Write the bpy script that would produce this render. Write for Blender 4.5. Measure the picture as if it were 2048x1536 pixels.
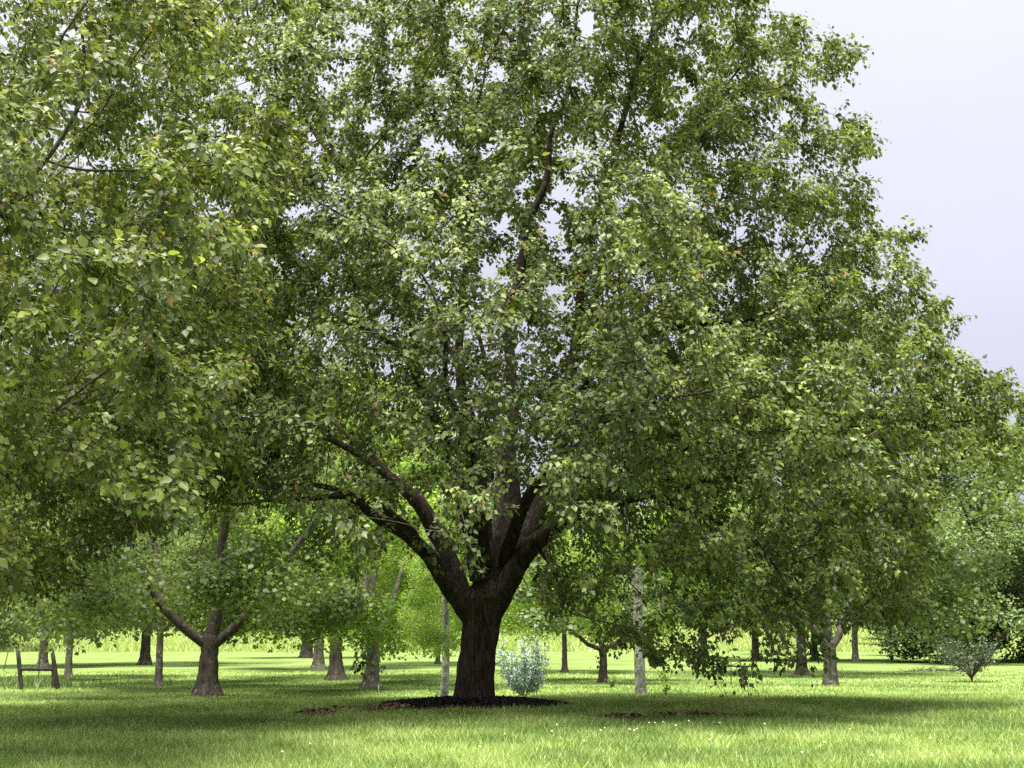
import bpy, math
import numpy as np
from mathutils import Vector, Matrix

for o in list(bpy.data.objects):
    bpy.data.objects.remove(o, do_unlink=True)
scene = bpy.context.scene
COL = scene.collection
rng = np.random.default_rng(7)

# ------------------------------------------------------------------ camera, sky, sun, exposure
CAM_Z = 1.15
PITCH = math.radians(10.52)
FPX = 2660.0                                  # focal length in pixels of a 2048-wide frame
cam_d = bpy.data.cameras.new('camera')
cam_d.sensor_width = 36.0
cam_d.lens = 36.0 * FPX / 2048.0
cam_d.clip_start = 0.1
cam_d.clip_end = 2000.0
cam = bpy.data.objects.new('camera', cam_d)
COL.objects.link(cam)
cam.location = (0, 0, CAM_Z)
cam.rotation_euler = (math.pi / 2 + PITCH, 0, 0)
scene.camera = cam

SUN_DIR = Vector((-0.06, -0.20, 0.96)).normalized()
SUN_EL = math.asin(SUN_DIR.z)
SUN_AZ = math.atan2(SUN_DIR.x, SUN_DIR.y)
world = bpy.data.worlds.new('World')
scene.world = world
world.use_nodes = True
wt = world.node_tree
wt.nodes.clear()
wo = wt.nodes.new('ShaderNodeOutputWorld')
sky = wt.nodes.new('ShaderNodeTexSky')
sky.sky_type = 'NISHITA'
sky.sun_disc = False
sky.sun_elevation = SUN_EL
sky.sun_rotation = SUN_AZ
sky.dust_density = 4.0
bg1 = wt.nodes.new('ShaderNodeBackground')
bg1.inputs['Strength'].default_value = 0.05
wt.links.new(sky.outputs['Color'], bg1.inputs['Color'])
# high thin overcast: brighter towards the zenith, as an overcast sky is
tc = wt.nodes.new('ShaderNodeTexCoord')
sep = wt.nodes.new('ShaderNodeSeparateXYZ')
wt.links.new(tc.outputs['Generated'], sep.inputs[0])
ramp = wt.nodes.new('ShaderNodeValToRGB')
ramp.color_ramp.elements[0].position = 0.0
ramp.color_ramp.elements[0].color = (0.60, 0.585, 0.76, 1)
ramp.color_ramp.elements[1].position = 1.0
ramp.color_ramp.elements[1].color = (1.80, 1.80, 1.82, 1)
for _p, _c in ((0.2, (0.74, 0.73, 0.88, 1)), (0.45, (0.99, 0.985, 1.04, 1))):
    ramp.color_ramp.elements.new(_p).color = _c
wt.links.new(sep.outputs['Z'], ramp.inputs[0])
nz = wt.nodes.new('ShaderNodeTexNoise')
nz.inputs['Scale'].default_value = 2.2
nz.inputs['Detail'].default_value = 4
wt.links.new(tc.outputs['Generated'], nz.inputs['Vector'])
mr = wt.nodes.new('ShaderNodeMapRange')
mr.inputs[1].default_value = 0.3
mr.inputs[2].default_value = 0.7
mr.inputs[3].default_value = 0.90
mr.inputs[4].default_value = 1.10
wt.links.new(nz.outputs['Fac'], mr.inputs[0])
mulc = wt.nodes.new('ShaderNodeVectorMath')
mulc.operation = 'SCALE'
wt.links.new(ramp.outputs['Color'], mulc.inputs[0])
wt.links.new(mr.outputs[0], mulc.inputs['Scale'])
bg2 = wt.nodes.new('ShaderNodeBackground')
bg2.inputs['Strength'].default_value = 0.266
wt.links.new(mulc.outputs[0], bg2.inputs['Color'])
mixw = wt.nodes.new('ShaderNodeMixShader')
mixw.inputs[0].default_value = 0.85
wt.links.new(bg1.outputs[0], mixw.inputs[1])
wt.links.new(bg2.outputs[0], mixw.inputs[2])
wt.links.new(mixw.outputs[0], wo.inputs['Surface'])

sun_d = bpy.data.lights.new('sun', 'SUN')
sun_d.energy = 5.0
sun_d.angle = math.radians(30.0)
sun_d.color = (1.0, 0.95, 0.84)
sun = bpy.data.objects.new('sun', sun_d)
COL.objects.link(sun)
sun.location = (0, 0, 40)
sun.rotation_euler = (-SUN_DIR).to_track_quat('-Z', 'Y').to_euler()

scene.view_settings.view_transform = 'Standard'
scene.view_settings.look = 'None'
scene.view_settings.exposure = 2.0
scene.view_settings.gamma = 1.0
scene.view_settings.use_curve_mapping = False
scene.render.engine = 'CYCLES'
scene.cycles.max_bounces = 10
scene.cycles.diffuse_bounces = 6
scene.cycles.transmission_bounces = 6
scene.cycles.use_denoising = False
scene.cycles.sample_clamp_indirect = 8.0

# ------------------------------------------------------------------ pixel <-> place helpers
CP, SP = math.cos(PITCH), math.sin(PITCH)


def at(px, row, Y):
    """World point seen at (px, row) of the photograph, at depth y = Y."""
    u = (px - 1024.0) / FPX
    v = (768.0 - row) / FPX
    d = np.array([u, CP - v * SP, SP + v * CP])
    return np.array([0, 0, CAM_Z]) + d * (Y / d[1])


def project(P):
    P = np.atleast_2d(P)
    z = P[:, 2] - CAM_Z
    fwd = P[:, 1] * CP + z * SP
    up = z * CP - P[:, 1] * SP
    return 1024 + FPX * P[:, 0] / fwd, 768 - FPX * up / fwd


def sstep(a, b, x):
    t = np.clip((x - a) / (b - a), 0, 1)
    return t * t * (3 - 2 * t)


def hsh(ix, iy, iz):
    n = (ix * 73856093) ^ (iy * 19349663) ^ (iz * 83492791)
    n = (n ^ (n >> 13)) * 1274126177
    n = n ^ (n >> 16)
    return (n & 0xffff) / 65535.0


def vnoise(P):
    P = np.asarray(P, float)
    i = np.floor(P).astype(np.int64)
    f = P - i
    f = f * f * (3 - 2 * f)
    r = 0
    for dx in (0, 1):
        for dy in (0, 1):
            for dz in (0, 1):
                w = (f[..., 0] if dx else 1 - f[..., 0]) * (f[..., 1] if dy else 1 - f[..., 1]) * (f[..., 2] if dz else 1 - f[..., 2])
                r = r + w * hsh(i[..., 0] + dx, i[..., 1] + dy, i[..., 2] + dz)
    return r


def n2(x, y, s, o=0.0):
    x = np.asarray(x, float)
    y = np.asarray(y, float)
    return vnoise(np.stack([x * s + o, y * s + o * 1.7, np.full_like(x, o)], -1))


TREE_XY = at(949, 1405, 20.0)[:2]


def gz(x, y):
    """Height of the lawn."""
    x = np.asarray(x, float)
    y = np.asarray(y, float)
    left = sstep(-2, -7, x)
    z = 0.04 * sstep(12, 20, y) - 0.05 * left * sstep(10, 20, y)
    drop = sstep(20.5, 30, y) * 0.26
    z = z - drop
    right = sstep(-3.0, 1.5, x)
    z = z - (1 - right) * 0.46 * sstep(21.5, 33, y) - right * 0.44 * sstep(34.5, 42, y)
    z = z - right * 0.06 * sstep(26, 34, y)
    z = z + 2.6 * sstep(122, 175, y) + 6 * sstep(170, 420, y)
    z = z + 0.035 * (n2(x, y, 0.35, 3.1) - 0.5) + 0.10 * (n2(x, y, 0.07, 9.3) - 0.5) * sstep(24, 45, y)
    d2 = (x - TREE_XY[0]) ** 2 + (y - TREE_XY[1]) ** 2
    z = z + 0.07 * np.exp(-d2 / 2.2)
    return z


def G(px, row, ymin=8.0, ymax=200.0):
    """Point of the lawn seen at (px, row)."""
    ys = np.arange(ymin, ymax, 0.05)
    u = (px - 1024.0) / FPX
    v = (768.0 - row) / FPX
    d = np.array([u, CP - v * SP, SP + v * CP])
    X = d[0] * ys / d[1]
    Z = CAM_Z + d[2] * ys / d[1]
    hit = np.nonzero(Z <= gz(X, ys))[0]
    k = hit[0] if len(hit) else len(ys) - 1
    return np.array([X[k], ys[k], float(gz(X[k], ys[k]))])


# ------------------------------------------------------------------ mesh helpers
def make_mesh(name, V, faces=None, tris=None, quads=None, attrs=None, smooth=False, mats=None, mat_idx=None):
    me = bpy.data.meshes.new(name)
    V = np.asarray(V, np.float32).reshape(-1, 3)
    if faces is not None:
        me.from_pydata(V.tolist(), [], faces)
    else:
        L, S, T = [], [], []
        pos = 0
        for arr, n in ((tris, 3), (quads, 4)):
            if arr is None or len(arr) == 0:
                continue
            arr = np.asarray(arr, np.int32).reshape(-1, n)
            L.append(arr.ravel())
            S.append(pos + np.arange(len(arr)) * n)
            T.append(np.full(len(arr), n))
            pos += arr.size
        L = np.concatenate(L).astype(np.int32)
        S = np.concatenate(S).astype(np.int32)
        me.vertices.add(len(V))
        me.vertices.foreach_set('co', V.ravel())
        me.loops.add(len(L))
        me.loops.foreach_set('vertex_index', L)
        me.polygons.add(len(S))
        me.polygons.foreach_set('loop_start', S)
        me.update(calc_edges=True)
    if attrs:
        for k, a in attrs.items():
            at_ = me.attributes.new(k, 'FLOAT', 'POINT')
            at_.data.foreach_set('value', np.asarray(a, np.float32))
    if smooth:
        me.polygons.foreach_set('use_smooth', np.ones(len(me.polygons), bool))
    if mats:
        for m in mats:
            me.materials.append(m)
    me.validate()
    return me


def obj(name, me, parent=None, loc=None, kind=None):
    o = bpy.data.objects.new(name, me)
    COL.objects.link(o)
    if parent is not None:
        o.parent = parent
    if loc is not None:
        o.location = loc
    if kind:
        o['kind'] = kind
    return o


def thing(name, label, cat, loc, group=None):
    o = bpy.data.objects.new(name, None)
    o.empty_display_size = 0.2
    COL.objects.link(o)
    o.location = loc
    o['label'] = label
    o['category'] = cat
    if group:
        o['group'] = group
    return o


def tag(o, label, cat, group=None):
    o['label'] = label
    o['category'] = cat
    if group:
        o['group'] = group
    return o


class MB:
    """Collects tubes and boxes into one mesh."""

    def __init__(s):
        s.V, s.Q, s.T, s.n = [], [], [], 0

    def tube(s, P, R, sides=6, wob=0.0, cap=True):
        P = np.asarray(P, float)
        R = np.asarray(R, float)
        m = len(P)
        tan = np.gradient(P, axis=0)
        tan /= np.linalg.norm(tan, axis=1)[:, None] + 1e-9
        a = np.array([1.0, 0, 0]) if abs(tan[0][0]) < 0.8 else np.array([0, 1.0, 0])
        ang = np.arange(sides) * 2 * math.pi / sides
        ca, sa = np.cos(ang), np.sin(ang)
        for i in range(m):
            t = tan[i]
            u = a - t * np.dot(a, t)
            u /= np.linalg.norm(u) + 1e-9
            w = np.cross(t, u)
            a = u
            r = R[i] * (1 + wob * (rng.random(sides) - 0.5)) if wob else np.full(sides, R[i])
            s.V.append(P[i] + (ca * r)[:, None] * u + (sa * r)[:, None] * w)
        k = np.arange(sides)
        k2 = (k + 1) % sides
        for i in range(m - 1):
            b0 = s.n + i * sides
            s.Q.append(np.stack([b0 + k, b0 + k2, b0 + sides + k2, b0 + sides + k], 1))
        tip = s.n + m * sides
        s.n = tip
        if cap:
            s.V.append(P[-1:] + tan[-1] * R[-1] * 0.6)
            b0 = tip - sides
            s.T.append(np.stack([b0 + k, b0 + k2, np.full(sides, tip)], 1))
            s.n += 1

    def box(s, c, sx, sy, sz, rot=None, jit=0.0):
        B = np.array([[x, y, z] for z in (-.5, .5) for y in (-.5, .5) for x in (-.5, .5)]) * [sx, sy, sz]
        if jit:
            B = B + (rng.random((8, 3)) - 0.5) * jit
        if rot is not None:
            B = B @ np.asarray(rot).T
        s.V.append(B + c)
        q = np.array([[0, 2, 3, 1], [4, 5, 7, 6], [0, 1, 5, 4], [2, 6, 7, 3], [0, 4, 6, 2], [1, 3, 7, 5]])
        s.Q.append(q + s.n)
        s.n += 8

    def mesh(s, name, mat, smooth=True, off=(0, 0, 0)):
        V = np.concatenate(s.V) - np.asarray(off)
        return make_mesh(name, V, tris=np.concatenate(s.T) if s.T else None,
                         quads=np.concatenate(s.Q) if s.Q else None, smooth=smooth, mats=[mat])


def catmull(P, n):
    P = np.asarray(P, float)
    Q = np.vstack([2 * P[0] - P[1], P, 2 * P[-1] - P[-2]])
    out = []
    for i in range(1, len(Q) - 2):
        t = np.linspace(0, 1, n, endpoint=False)[:, None]
        p0, p1, p2, p3 = Q[i - 1], Q[i], Q[i + 1], Q[i + 2]
        out.append(0.5 * (2 * p1 + (p2 - p0) * t + (2 * p0 - 5 * p1 + 4 * p2 - p3) * t ** 2 + (3 * p1 - p0 - 3 * p2 + p3) * t ** 3))
    out.append(P[-1:])
    return np.concatenate(out)


def unit(a):
    return a / (np.linalg.norm(a, axis=-1, keepdims=True) + 1e-9)


# ------------------------------------------------------------------ materials
def new_mat(name):
    m = bpy.data.materials.new(name)
    m.use_nodes = True
    nt = m.node_tree
    nt.nodes.clear()
    out = nt.nodes.new('ShaderNodeOutputMaterial')
    return m, nt, out


def leaf_mat(name, stops, rough=0.45, trans=0.35, spec=0.35, tboost=(1.28, 1.25, 0.66)):
    m, nt, out = new_mat(name)
    a = nt.nodes.new('ShaderNodeAttribute')
    a.attribute_name = 'tint'
    r = nt.nodes.new('ShaderNodeValToRGB')
    els = r.color_ramp.elements
    while len(els) < len(stops):
        els.new(0.5)
    for e, (p, c) in zip(els, stops):
        e.position = p
        e.color = (*c, 1)
    nt.links.new(a.outputs['Fac'], r.inputs[0])
    b = nt.nodes.new('ShaderNodeBsdfPrincipled')
    b.inputs['Roughness'].default_value = rough
    b.inputs['Specular IOR Level'].default_value = spec
    nt.links.new(r.outputs[0], b.inputs['Base Color'])
    t = nt.nodes.new('ShaderNodeBsdfTranslucent')
    mu = nt.nodes.new('ShaderNodeVectorMath')
    mu.operation = 'MULTIPLY'
    mu.inputs[1].default_value = tboost
    nt.links.new(r.outputs[0], mu.inputs[0])
    nt.links.new(mu.outputs[0], t.inputs['Color'])
    mx = nt.nodes.new('ShaderNodeMixShader')
    mx.inputs[0].default_value = trans
    nt.links.new(b.outputs[0], mx.inputs[1])
    nt.links.new(t.outputs[0], mx.inputs[2])
    nt.links.new(mx.outputs[0], out.inputs['Surface'])
    return m


def bark_mat(name, c1, c2, c3=None, scale=14.0, stretch=0.22, bump=0.5, lich=0.62):
    m, nt, out = new_mat(name)
    tc = nt.nodes.new('ShaderNodeTexCoord')
    mp = nt.nodes.new('ShaderNodeMapping')
    mp.inputs['Scale'].default_value = (1, 1, stretch)
    nt.links.new(tc.outputs['Object'], mp.inputs[0])
    n = nt.nodes.new('ShaderNodeTexNoise')
    n.inputs['Scale'].default_value = scale
    n.inputs['Detail'].default_value = 6
    n.inputs['Roughness'].default_value = 0.65
    nt.links.new(mp.outputs[0], n.inputs['Vector'])
    r = nt.nodes.new('ShaderNodeValToRGB')
    r.color_ramp.elements[0].position = 0.36
    r.color_ramp.elements[0].color = (*c1, 1)
    r.color_ramp.elements[1].position = 0.66
    r.color_ramp.elements[1].color = (*c2, 1)
    nt.links.new(n.outputs['Fac'], r.inputs[0])
    colout = r.outputs[0]
    if c3 is not None:
        n3 = nt.nodes.new('ShaderNodeTexNoise')
        n3.inputs['Scale'].default_value = 5.5
        n3.inputs['Detail'].default_value = 5
        n3.inputs['Roughness'].default_value = 0.7
        nt.links.new(tc.outputs['Object'], n3.inputs['Vector'])
        r3 = nt.nodes.new('ShaderNodeValToRGB')
        r3.color_ramp.elements[0].position = lich - 0.06
        r3.color_ramp.elements[0].color = (0, 0, 0, 1)
        r3.color_ramp.elements[1].position = lich + 0.06
        r3.color_ramp.elements[1].color = (1, 1, 1, 1)
        nt.links.new(n3.outputs['Fac'], r3.inputs[0])
        mx = nt.nodes.new('ShaderNodeMixRGB')
        mx.inputs['Color2'].default_value = (*c3, 1)
        nt.links.new(r3.outputs[0], mx.inputs['Fac'])
        nt.links.new(r.outputs[0], mx.inputs['Color1'])
        colout = mx.outputs[0]
    b = nt.nodes.new('ShaderNodeBsdfPrincipled')
    b.inputs['Roughness'].default_value = 0.9
    b.inputs['Specular IOR Level'].default_value = 0.2
    nt.links.new(colout, b.inputs['Base Color'])
    bp = nt.nodes.new('ShaderNodeBump')
    bp.inputs['Strength'].default_value = bump
    bp.inputs['Distance'].default_value = 0.03
    nt.links.new(n.outputs['Fac'], bp.inputs['Height'])
    nt.links.new(bp.outputs[0], b.inputs['Normal'])
    nt.links.new(b.outputs[0], out.inputs['Surface'])
    return m


PEAR_STOPS = [(0.0, (0.042, 0.061, 0.023)), (0.45, (0.101, 0.140, 0.041)), (0.80, (0.182, 0.234, 0.057)),
              (0.95, (0.275, 0.325, 0.078)), (1.0, (0.19, 0.125, 0.035))]
M_PEAR = leaf_mat('pear_leaf', PEAR_STOPS, rough=0.48, trans=0.40, spec=0.32)
M_PEAR_WARM = leaf_mat('pear_leaf_warm', [(0.0, (0.044, 0.061, 0.021)), (0.45, (0.106, 0.140, 0.037)), (0.80, (0.184, 0.230, 0.052)),
                                          (0.95, (0.270, 0.310, 0.070)), (1.0, (0.21, 0.120, 0.035))], rough=0.48, trans=0.40, spec=0.32)
M_BARK = bark_mat('dark_pear_bark', (0.009, 0.0065, 0.0055), (0.074, 0.050, 0.037), (0.13, 0.13, 0.10), scale=26, stretch=0.16, bump=0.8, lich=0.70)
M_LIMB = bark_mat('limb_bark', (0.009, 0.0068, 0.0056), (0.050, 0.037, 0.029), (0.09, 0.09, 0.072), scale=16, stretch=0.5, bump=0.5, lich=0.64)
M_TWIG = bark_mat('twig_bark', (0.045, 0.037, 0.030), (0.115, 0.095, 0.077), None, scale=9, stretch=1, bump=0.1)

# ------------------------------------------------------------------ the ground
def graded(a, b, fine0, fine1, nf, nc):
    l = a + (fine0 - a) * (1 - np.linspace(1, 0, nc, endpoint=False) ** 2.2) if a < fine0 else np.array([])
    m = np.linspace(fine0, fine1, nf)
    r = fine1 + (b - fine1) * np.linspace(0, 1, nc + 1)[1:] ** 2.2
    return np.concatenate([l, m, r])


xs = graded(-700, 700, -22, 22, 150, 40)
ys = graded(-400, 900, 6, 60, 230, 60)
XX, YY = np.meshgrid(xs, ys)
ZZ = gz(XX, YY)
GV = np.stack([XX, YY, ZZ], -1).reshape(-1, 3)
ny, nx = XX.shape
ii = (np.arange(ny - 1)[:, None] * nx + np.arange(nx - 1)[None, :]).ravel()
GQ = np.stack([ii, ii + 1, ii + nx + 1, ii + nx], 1)

m, nt, out = new_mat('lawn_turf')
tcn = nt.nodes.new('ShaderNodeTexCoord')
nA = nt.nodes.new('ShaderNodeTexNoise')
nA.inputs['Scale'].default_value = 0.5
nA.inputs['Detail'].default_value = 6
nB = nt.nodes.new('ShaderNodeTexNoise')
nB.inputs['Scale'].default_value = 26
nB.inputs['Detail'].default_value = 4
for q in (nA, nB):
    nt.links.new(tcn.outputs['Object'], q.inputs['Vector'])
rA = nt.nodes.new('ShaderNodeValToRGB')
rA.color_ramp.elements[0].position = 0.35
rA.color_ramp.elements[0].color = (0.090, 0.138, 0.040, 1)
rA.color_ramp.elements[1].position = 0.68
rA.color_ramp.elements[1].color = (0.165, 0.225, 0.064, 1)
nt.links.new(nA.outputs['Fac'], rA.inputs[0])
rB = nt.nodes.new('ShaderNodeValToRGB')
rB.color_ramp.elements[0].position = 0.3
rB.color_ramp.elements[0].color = (0.55, 0.58, 0.5, 1)
rB.color_ramp.elements[1].position = 0.65
rB.color_ramp.elements[1].color = (1.05, 1.05, 1.0, 1)
nt.links.new(nB.outputs['Fac'], rB.inputs[0])
mxg = nt.nodes.new('ShaderNodeMixRGB')
mxg.blend_type = 'MULTIPLY'
mxg.inputs['Fac'].default_value = 1
nt.links.new(rA.outputs[0], mxg.inputs['Color1'])
nt.links.new(rB.outputs[0], mxg.inputs['Color2'])
bG = nt.nodes.new('ShaderNodeBsdfPrincipled')
bG.inputs['Roughness'].default_value = 0.9
bG.inputs['Specular IOR Level'].default_value = 0.1
nt.links.new(mxg.outputs[0], bG.inputs['Base Color'])
bpG = nt.nodes.new('ShaderNodeBump')
bpG.inputs['Strength'].default_value = 0.6
bpG.inputs['Distance'].default_value = 0.05
nt.links.new(nB.outputs['Fac'], bpG.inputs['Height'])
nt.links.new(bpG.outputs[0], bG.inputs['Normal'])
nt.links.new(bG.outputs[0], out.inputs['Surface'])
M_TURF = m
lawn = obj('lawn', make_mesh('lawn', GV, quads=GQ, smooth=True, mats=[M_TURF]), kind='structure')

# ------------------------------------------------------------------ leaves and branchwork
LEAF = np.array([[0, 0, 0], [-0.30, 0.16, 0.045], [-0.37, 0.46, 0.07], [-0.19, 0.80, 0.035],
                 [0, 1.0, -0.06], [0.19, 0.80, 0.035], [0.37, 0.46, 0.07], [0.30, 0.16, 0.045], [0, 0.48, -0.02]])
LEAF_Q = np.array([[0, 8, 2, 1], [8, 4, 3, 2], [0, 7, 6, 8], [8, 6, 5, 4]])
# lean leaf: six points, two folded halves
LEAF6 = np.array([[0, 0, 0], [-0.36, 0.32, 0.06], [-0.22, 0.76, 0.03], [0, 1.0, -0.07], [0.22, 0.76, 0.03], [0.36, 0.32, 0.06]])
LEAF6_Q = np.array([[0, 3, 2, 1], [0, 5, 4, 3]])
CARD = np.array([[0, 0, 0], [-0.42, 0.5, 0.08], [0, 1.0, -0.05], [0.42, 0.5, 0.08]])
CARD_T = np.array([[0, 2, 1], [0, 3, 2]])


KITE = np.array([[0, 0, 0], [-0.36, 0.42, 0.07], [0, 1.0, -0.07], [0.36, 0.42, 0.07]])


def leaf_frames(F, N):
    F = unit(F)
    N = unit(N - F * np.sum(N * F, 1, keepdims=True))
    S = np.cross(F, N)
    return S, F, N


def leaf_mesh(name, P, F, N, size, tint, mat, base=LEAF6, q=LEAF6_Q, off=(0, 0, 0)):
    S, F, N = leaf_frames(F, N)
    n = len(P)
    V = (P - np.asarray(off))[:, None, :] + size[:, None, None] * (
        base[None, :, 0:1] * S[:, None, :] + base[None, :, 1:2] * F[:, None, :] + base[None, :, 2:3] * N[:, None, :])
    k = len(base)
    idx = (np.arange(n)[:, None, None] * k + q[None]).reshape(-1, q.shape[1])
    kw = {'quads': idx} if q.shape[1] == 4 else {'tris': idx}
    return make_mesh(name, V.reshape(-1, 3), attrs={'tint': np.repeat(tint, k)}, mats=[mat], **kw)


def colonize(seedP, seedPar, attr, step, kill, iters=160, trop=0.0, jitter=0.12):
    n0 = len(seedP)
    cap = n0 + 40000
    P = np.zeros((cap, 3))
    P[:n0] = seedP
    par = np.full(cap, -1)
    par[:n0] = seedPar
    nch = np.zeros(cap, int)
    n = n0
    A = np.asarray(attr, float)
    best = np.full(len(A), 1e9)
    who = np.zeros(len(A), int)

    def upd(lo, hi):
        for c in range(lo, hi, 256):
            e = min(hi, c + 256)
            d = ((A[:, None, :] - P[None, c:e, :]) ** 2).sum(-1)
            j = d.argmin(1)
            v = d[np.arange(len(A)), j]
            mk = v < best
            best[mk] = v[mk]
            who[mk] = c + j[mk]

    upd(0, n)
    for it in range(iters):
        keep = (best > kill * kill) & (nch[who] < 3)
        A, best, who = A[keep], best[keep], who[keep]
        if len(A) == 0:
            break
        acc = np.zeros((n, 3))
        np.add.at(acc, who, unit(A - P[who]))
        g = np.unique(who)
        d = unit(acc[g])
        pv = np.where(par[g][:, None] >= 0, P[g] - P[np.maximum(par[g], 0)], 0)
        d = unit(d + 0.35 * unit(pv) * (nch[g] == 0)[:, None] + rng.normal(0, jitter, d.shape) + np.array([0, 0, trop]))
        new = P[g] + d * step
        m_ = len(g)
        if n + m_ > cap:
            break
        P[n:n + m_] = new
        par[n:n + m_] = g
        nch[g] += 1
        upd(n, n + m_)
        n += m_
    return P[:n].copy(), par[:n].copy()


def pipe_radii(P, par, r0, expo, floor=None):
    n = len(P)
    acc = np.zeros(n)
    nchild = np.bincount(par[par >= 0], minlength=n)
    R = np.zeros(n)
    for i in range(n - 1, -1, -1):              # children always come after parents
        R[i] = r0 if nchild[i] == 0 else acc[i] ** (1 / expo)
        if floor is not None and i < len(floor):
            R[i] = max(R[i], floor[i]) if False else floor[i]
        if par[i] >= 0:
            acc[par[i]] += R[i] ** expo
    return R, nchild


def branch_chains(P, par, R, start):
    """Chains of the grown nodes (index >= start), each beginning at its parent node."""
    n = len(P)
    kids = [[] for _ in range(n)]
    for i in range(n):
        if par[i] >= 0:
            kids[par[i]].append(i)
    chains = []
    stack = []
    for i in range(start, n):
        if par[i] < start:
            stack.append(i)
    while stack:
        i = stack.pop()
        ch = [par[i], i] if par[i] >= 0 else [i]
        while kids[i]:
            ks = sorted(kids[i], key=lambda k: -R[k])
            stack.extend(ks[1:])
            i = ks[0]
            ch.append(i)
        chains.append(ch)
    return chains


def smooth_chain(pts, k=2):
    pts = pts.copy()
    for _ in range(k):
        if len(pts) > 2:
            pts[1:-1] = 0.5 * pts[1:-1] + 0.25 * (pts[:-2] + pts[2:])
    return pts


def foliage_sites(P, par, R, nchild, start, rmax, per_node, axis):
    """Leafy shoots: positions and directions at thin nodes."""
    idx = np.nonzero((R < rmax) & (np.arange(len(P)) >= start))[0]
    w = np.where(nchild[idx] == 0, 2, 1)
    idx = np.repeat(idx, (per_node * w).astype(int))
    t = rng.random(len(idx))[:, None]
    base = P[idx] * (1 - t) + P[np.maximum(par[idx], 0)] * t
    bd = unit(P[idx] - P[np.maximum(par[idx], 0)])
    o = base - axis
    o[:, 2] *= 0.25
    o = unit(o)
    d = unit(0.55 * bd + 0.45 * o + rng.normal(0, 0.55, base.shape) + np.array([0, 0, 0.22]))
    return base, d


def shoot_leaves(base, d, nleaf, L, size, axis, droop=0.75):
    n = len(base)
    k = nleaf
    t = np.linspace(0.15, 1.0, k)[None, :, None] + rng.normal(0, 0.06, (n, k, 1))
    Lk = (L * (0.6 + 0.8 * rng.random((n, 1, 1))))
    pos = base[:, None] + d[:, None] * t * Lk + np.array([0, 0, -1.0]) * (0.22 * Lk * t ** 2)
    side = rng.normal(0, 1, (n, k, 3))
    side -= d[:, None] * np.sum(side * d[:, None], -1, keepdims=True)
    side = unit(side)
    pos = pos + side * 0.035
    F = 0.45 * d[:, None] + 0.75 * side + np.array([0, 0, -droop])
    o = pos - axis
    o[..., 2] *= 0.3
    N = 0.55 * unit(o) + np.array([0, 0, 0.75]) + rng.normal(0, 0.42, (n, k, 3))
    s = size * (0.48 + 0.85 * rng.random((n, k))) * (1.0 - 0.25 * (t[..., 0] > 0.93))
    return pos.reshape(-1, 3), F.reshape(-1, 3), N.reshape(-1, 3), s.reshape(-1), Lk[:, 0, 0]


def shoot_twigs(name, base, d, L, mat, off, r=0.0028):
    """Three-sided tapering shoots, all as one mesh."""
    n = len(base)
    t = np.array([0.0, 0.5, 1.0])
    C = base[:, None] + d[:, None] * (t[None, :, None] * L[:, None, None]) + np.array([0, 0, -1.0]) * (0.22 * L[:, None, None] * t[None, :, None] ** 2)
    a = np.where(np.abs(d[:, :1]) < 0.7, np.array([[1.0, 0, 0]]), np.array([[0, 1.0, 0]]))
    u = unit(a - d * np.sum(a * d, 1, keepdims=True))
    w = np.cross(d, u)
    rr = r * np.array([1.5, 1.0, 0.5])
    V = []
    for j in range(3):
        an = j * 2 * math.pi / 3
        V.append(C + (math.cos(an) * u + math.sin(an) * w)[:, None, :] * rr[None, :, None])
    V = np.stack(V, 2).reshape(-1, 3)                   # n, ring, side
    q = []
    for rg in range(2):
        for j in range(3):
            j2 = (j + 1) % 3
            q.append([rg * 3 + j, rg * 3 + j2, rg * 3 + 3 + j2, rg * 3 + 3 + j])
    q = np.array(q)
    idx = (np.arange(n)[:, None, None] * 9 + q[None]).reshape(-1, 4)
    return make_mesh(name, V - np.asarray(off), quads=idx, mats=[mat])


def tint_for(P, n_per, sd):
    """Leaf tints: some shoots carry fresh yellow-green growth, a few leaves are rusty."""
    n = len(P)
    sh = np.repeat(rng.random(n // n_per + 1), n_per)[:n]
    big = vnoise(P * 0.9 + sd)
    t = 0.02 + 0.62 * rng.random(n) + 0.35 * (big - 0.35)
    t = t + np.where(sh > 0.80, 0.30, 0)
    t = np.clip(t, 0.02, 0.95)
    rust = rng.random(n) < 0.006 + 0.05 * (vnoise(P * 0.55 + sd + 20) > 0.80)
    return np.where(rust, 1.0, t)


LEAF_MESHES = {}


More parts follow.
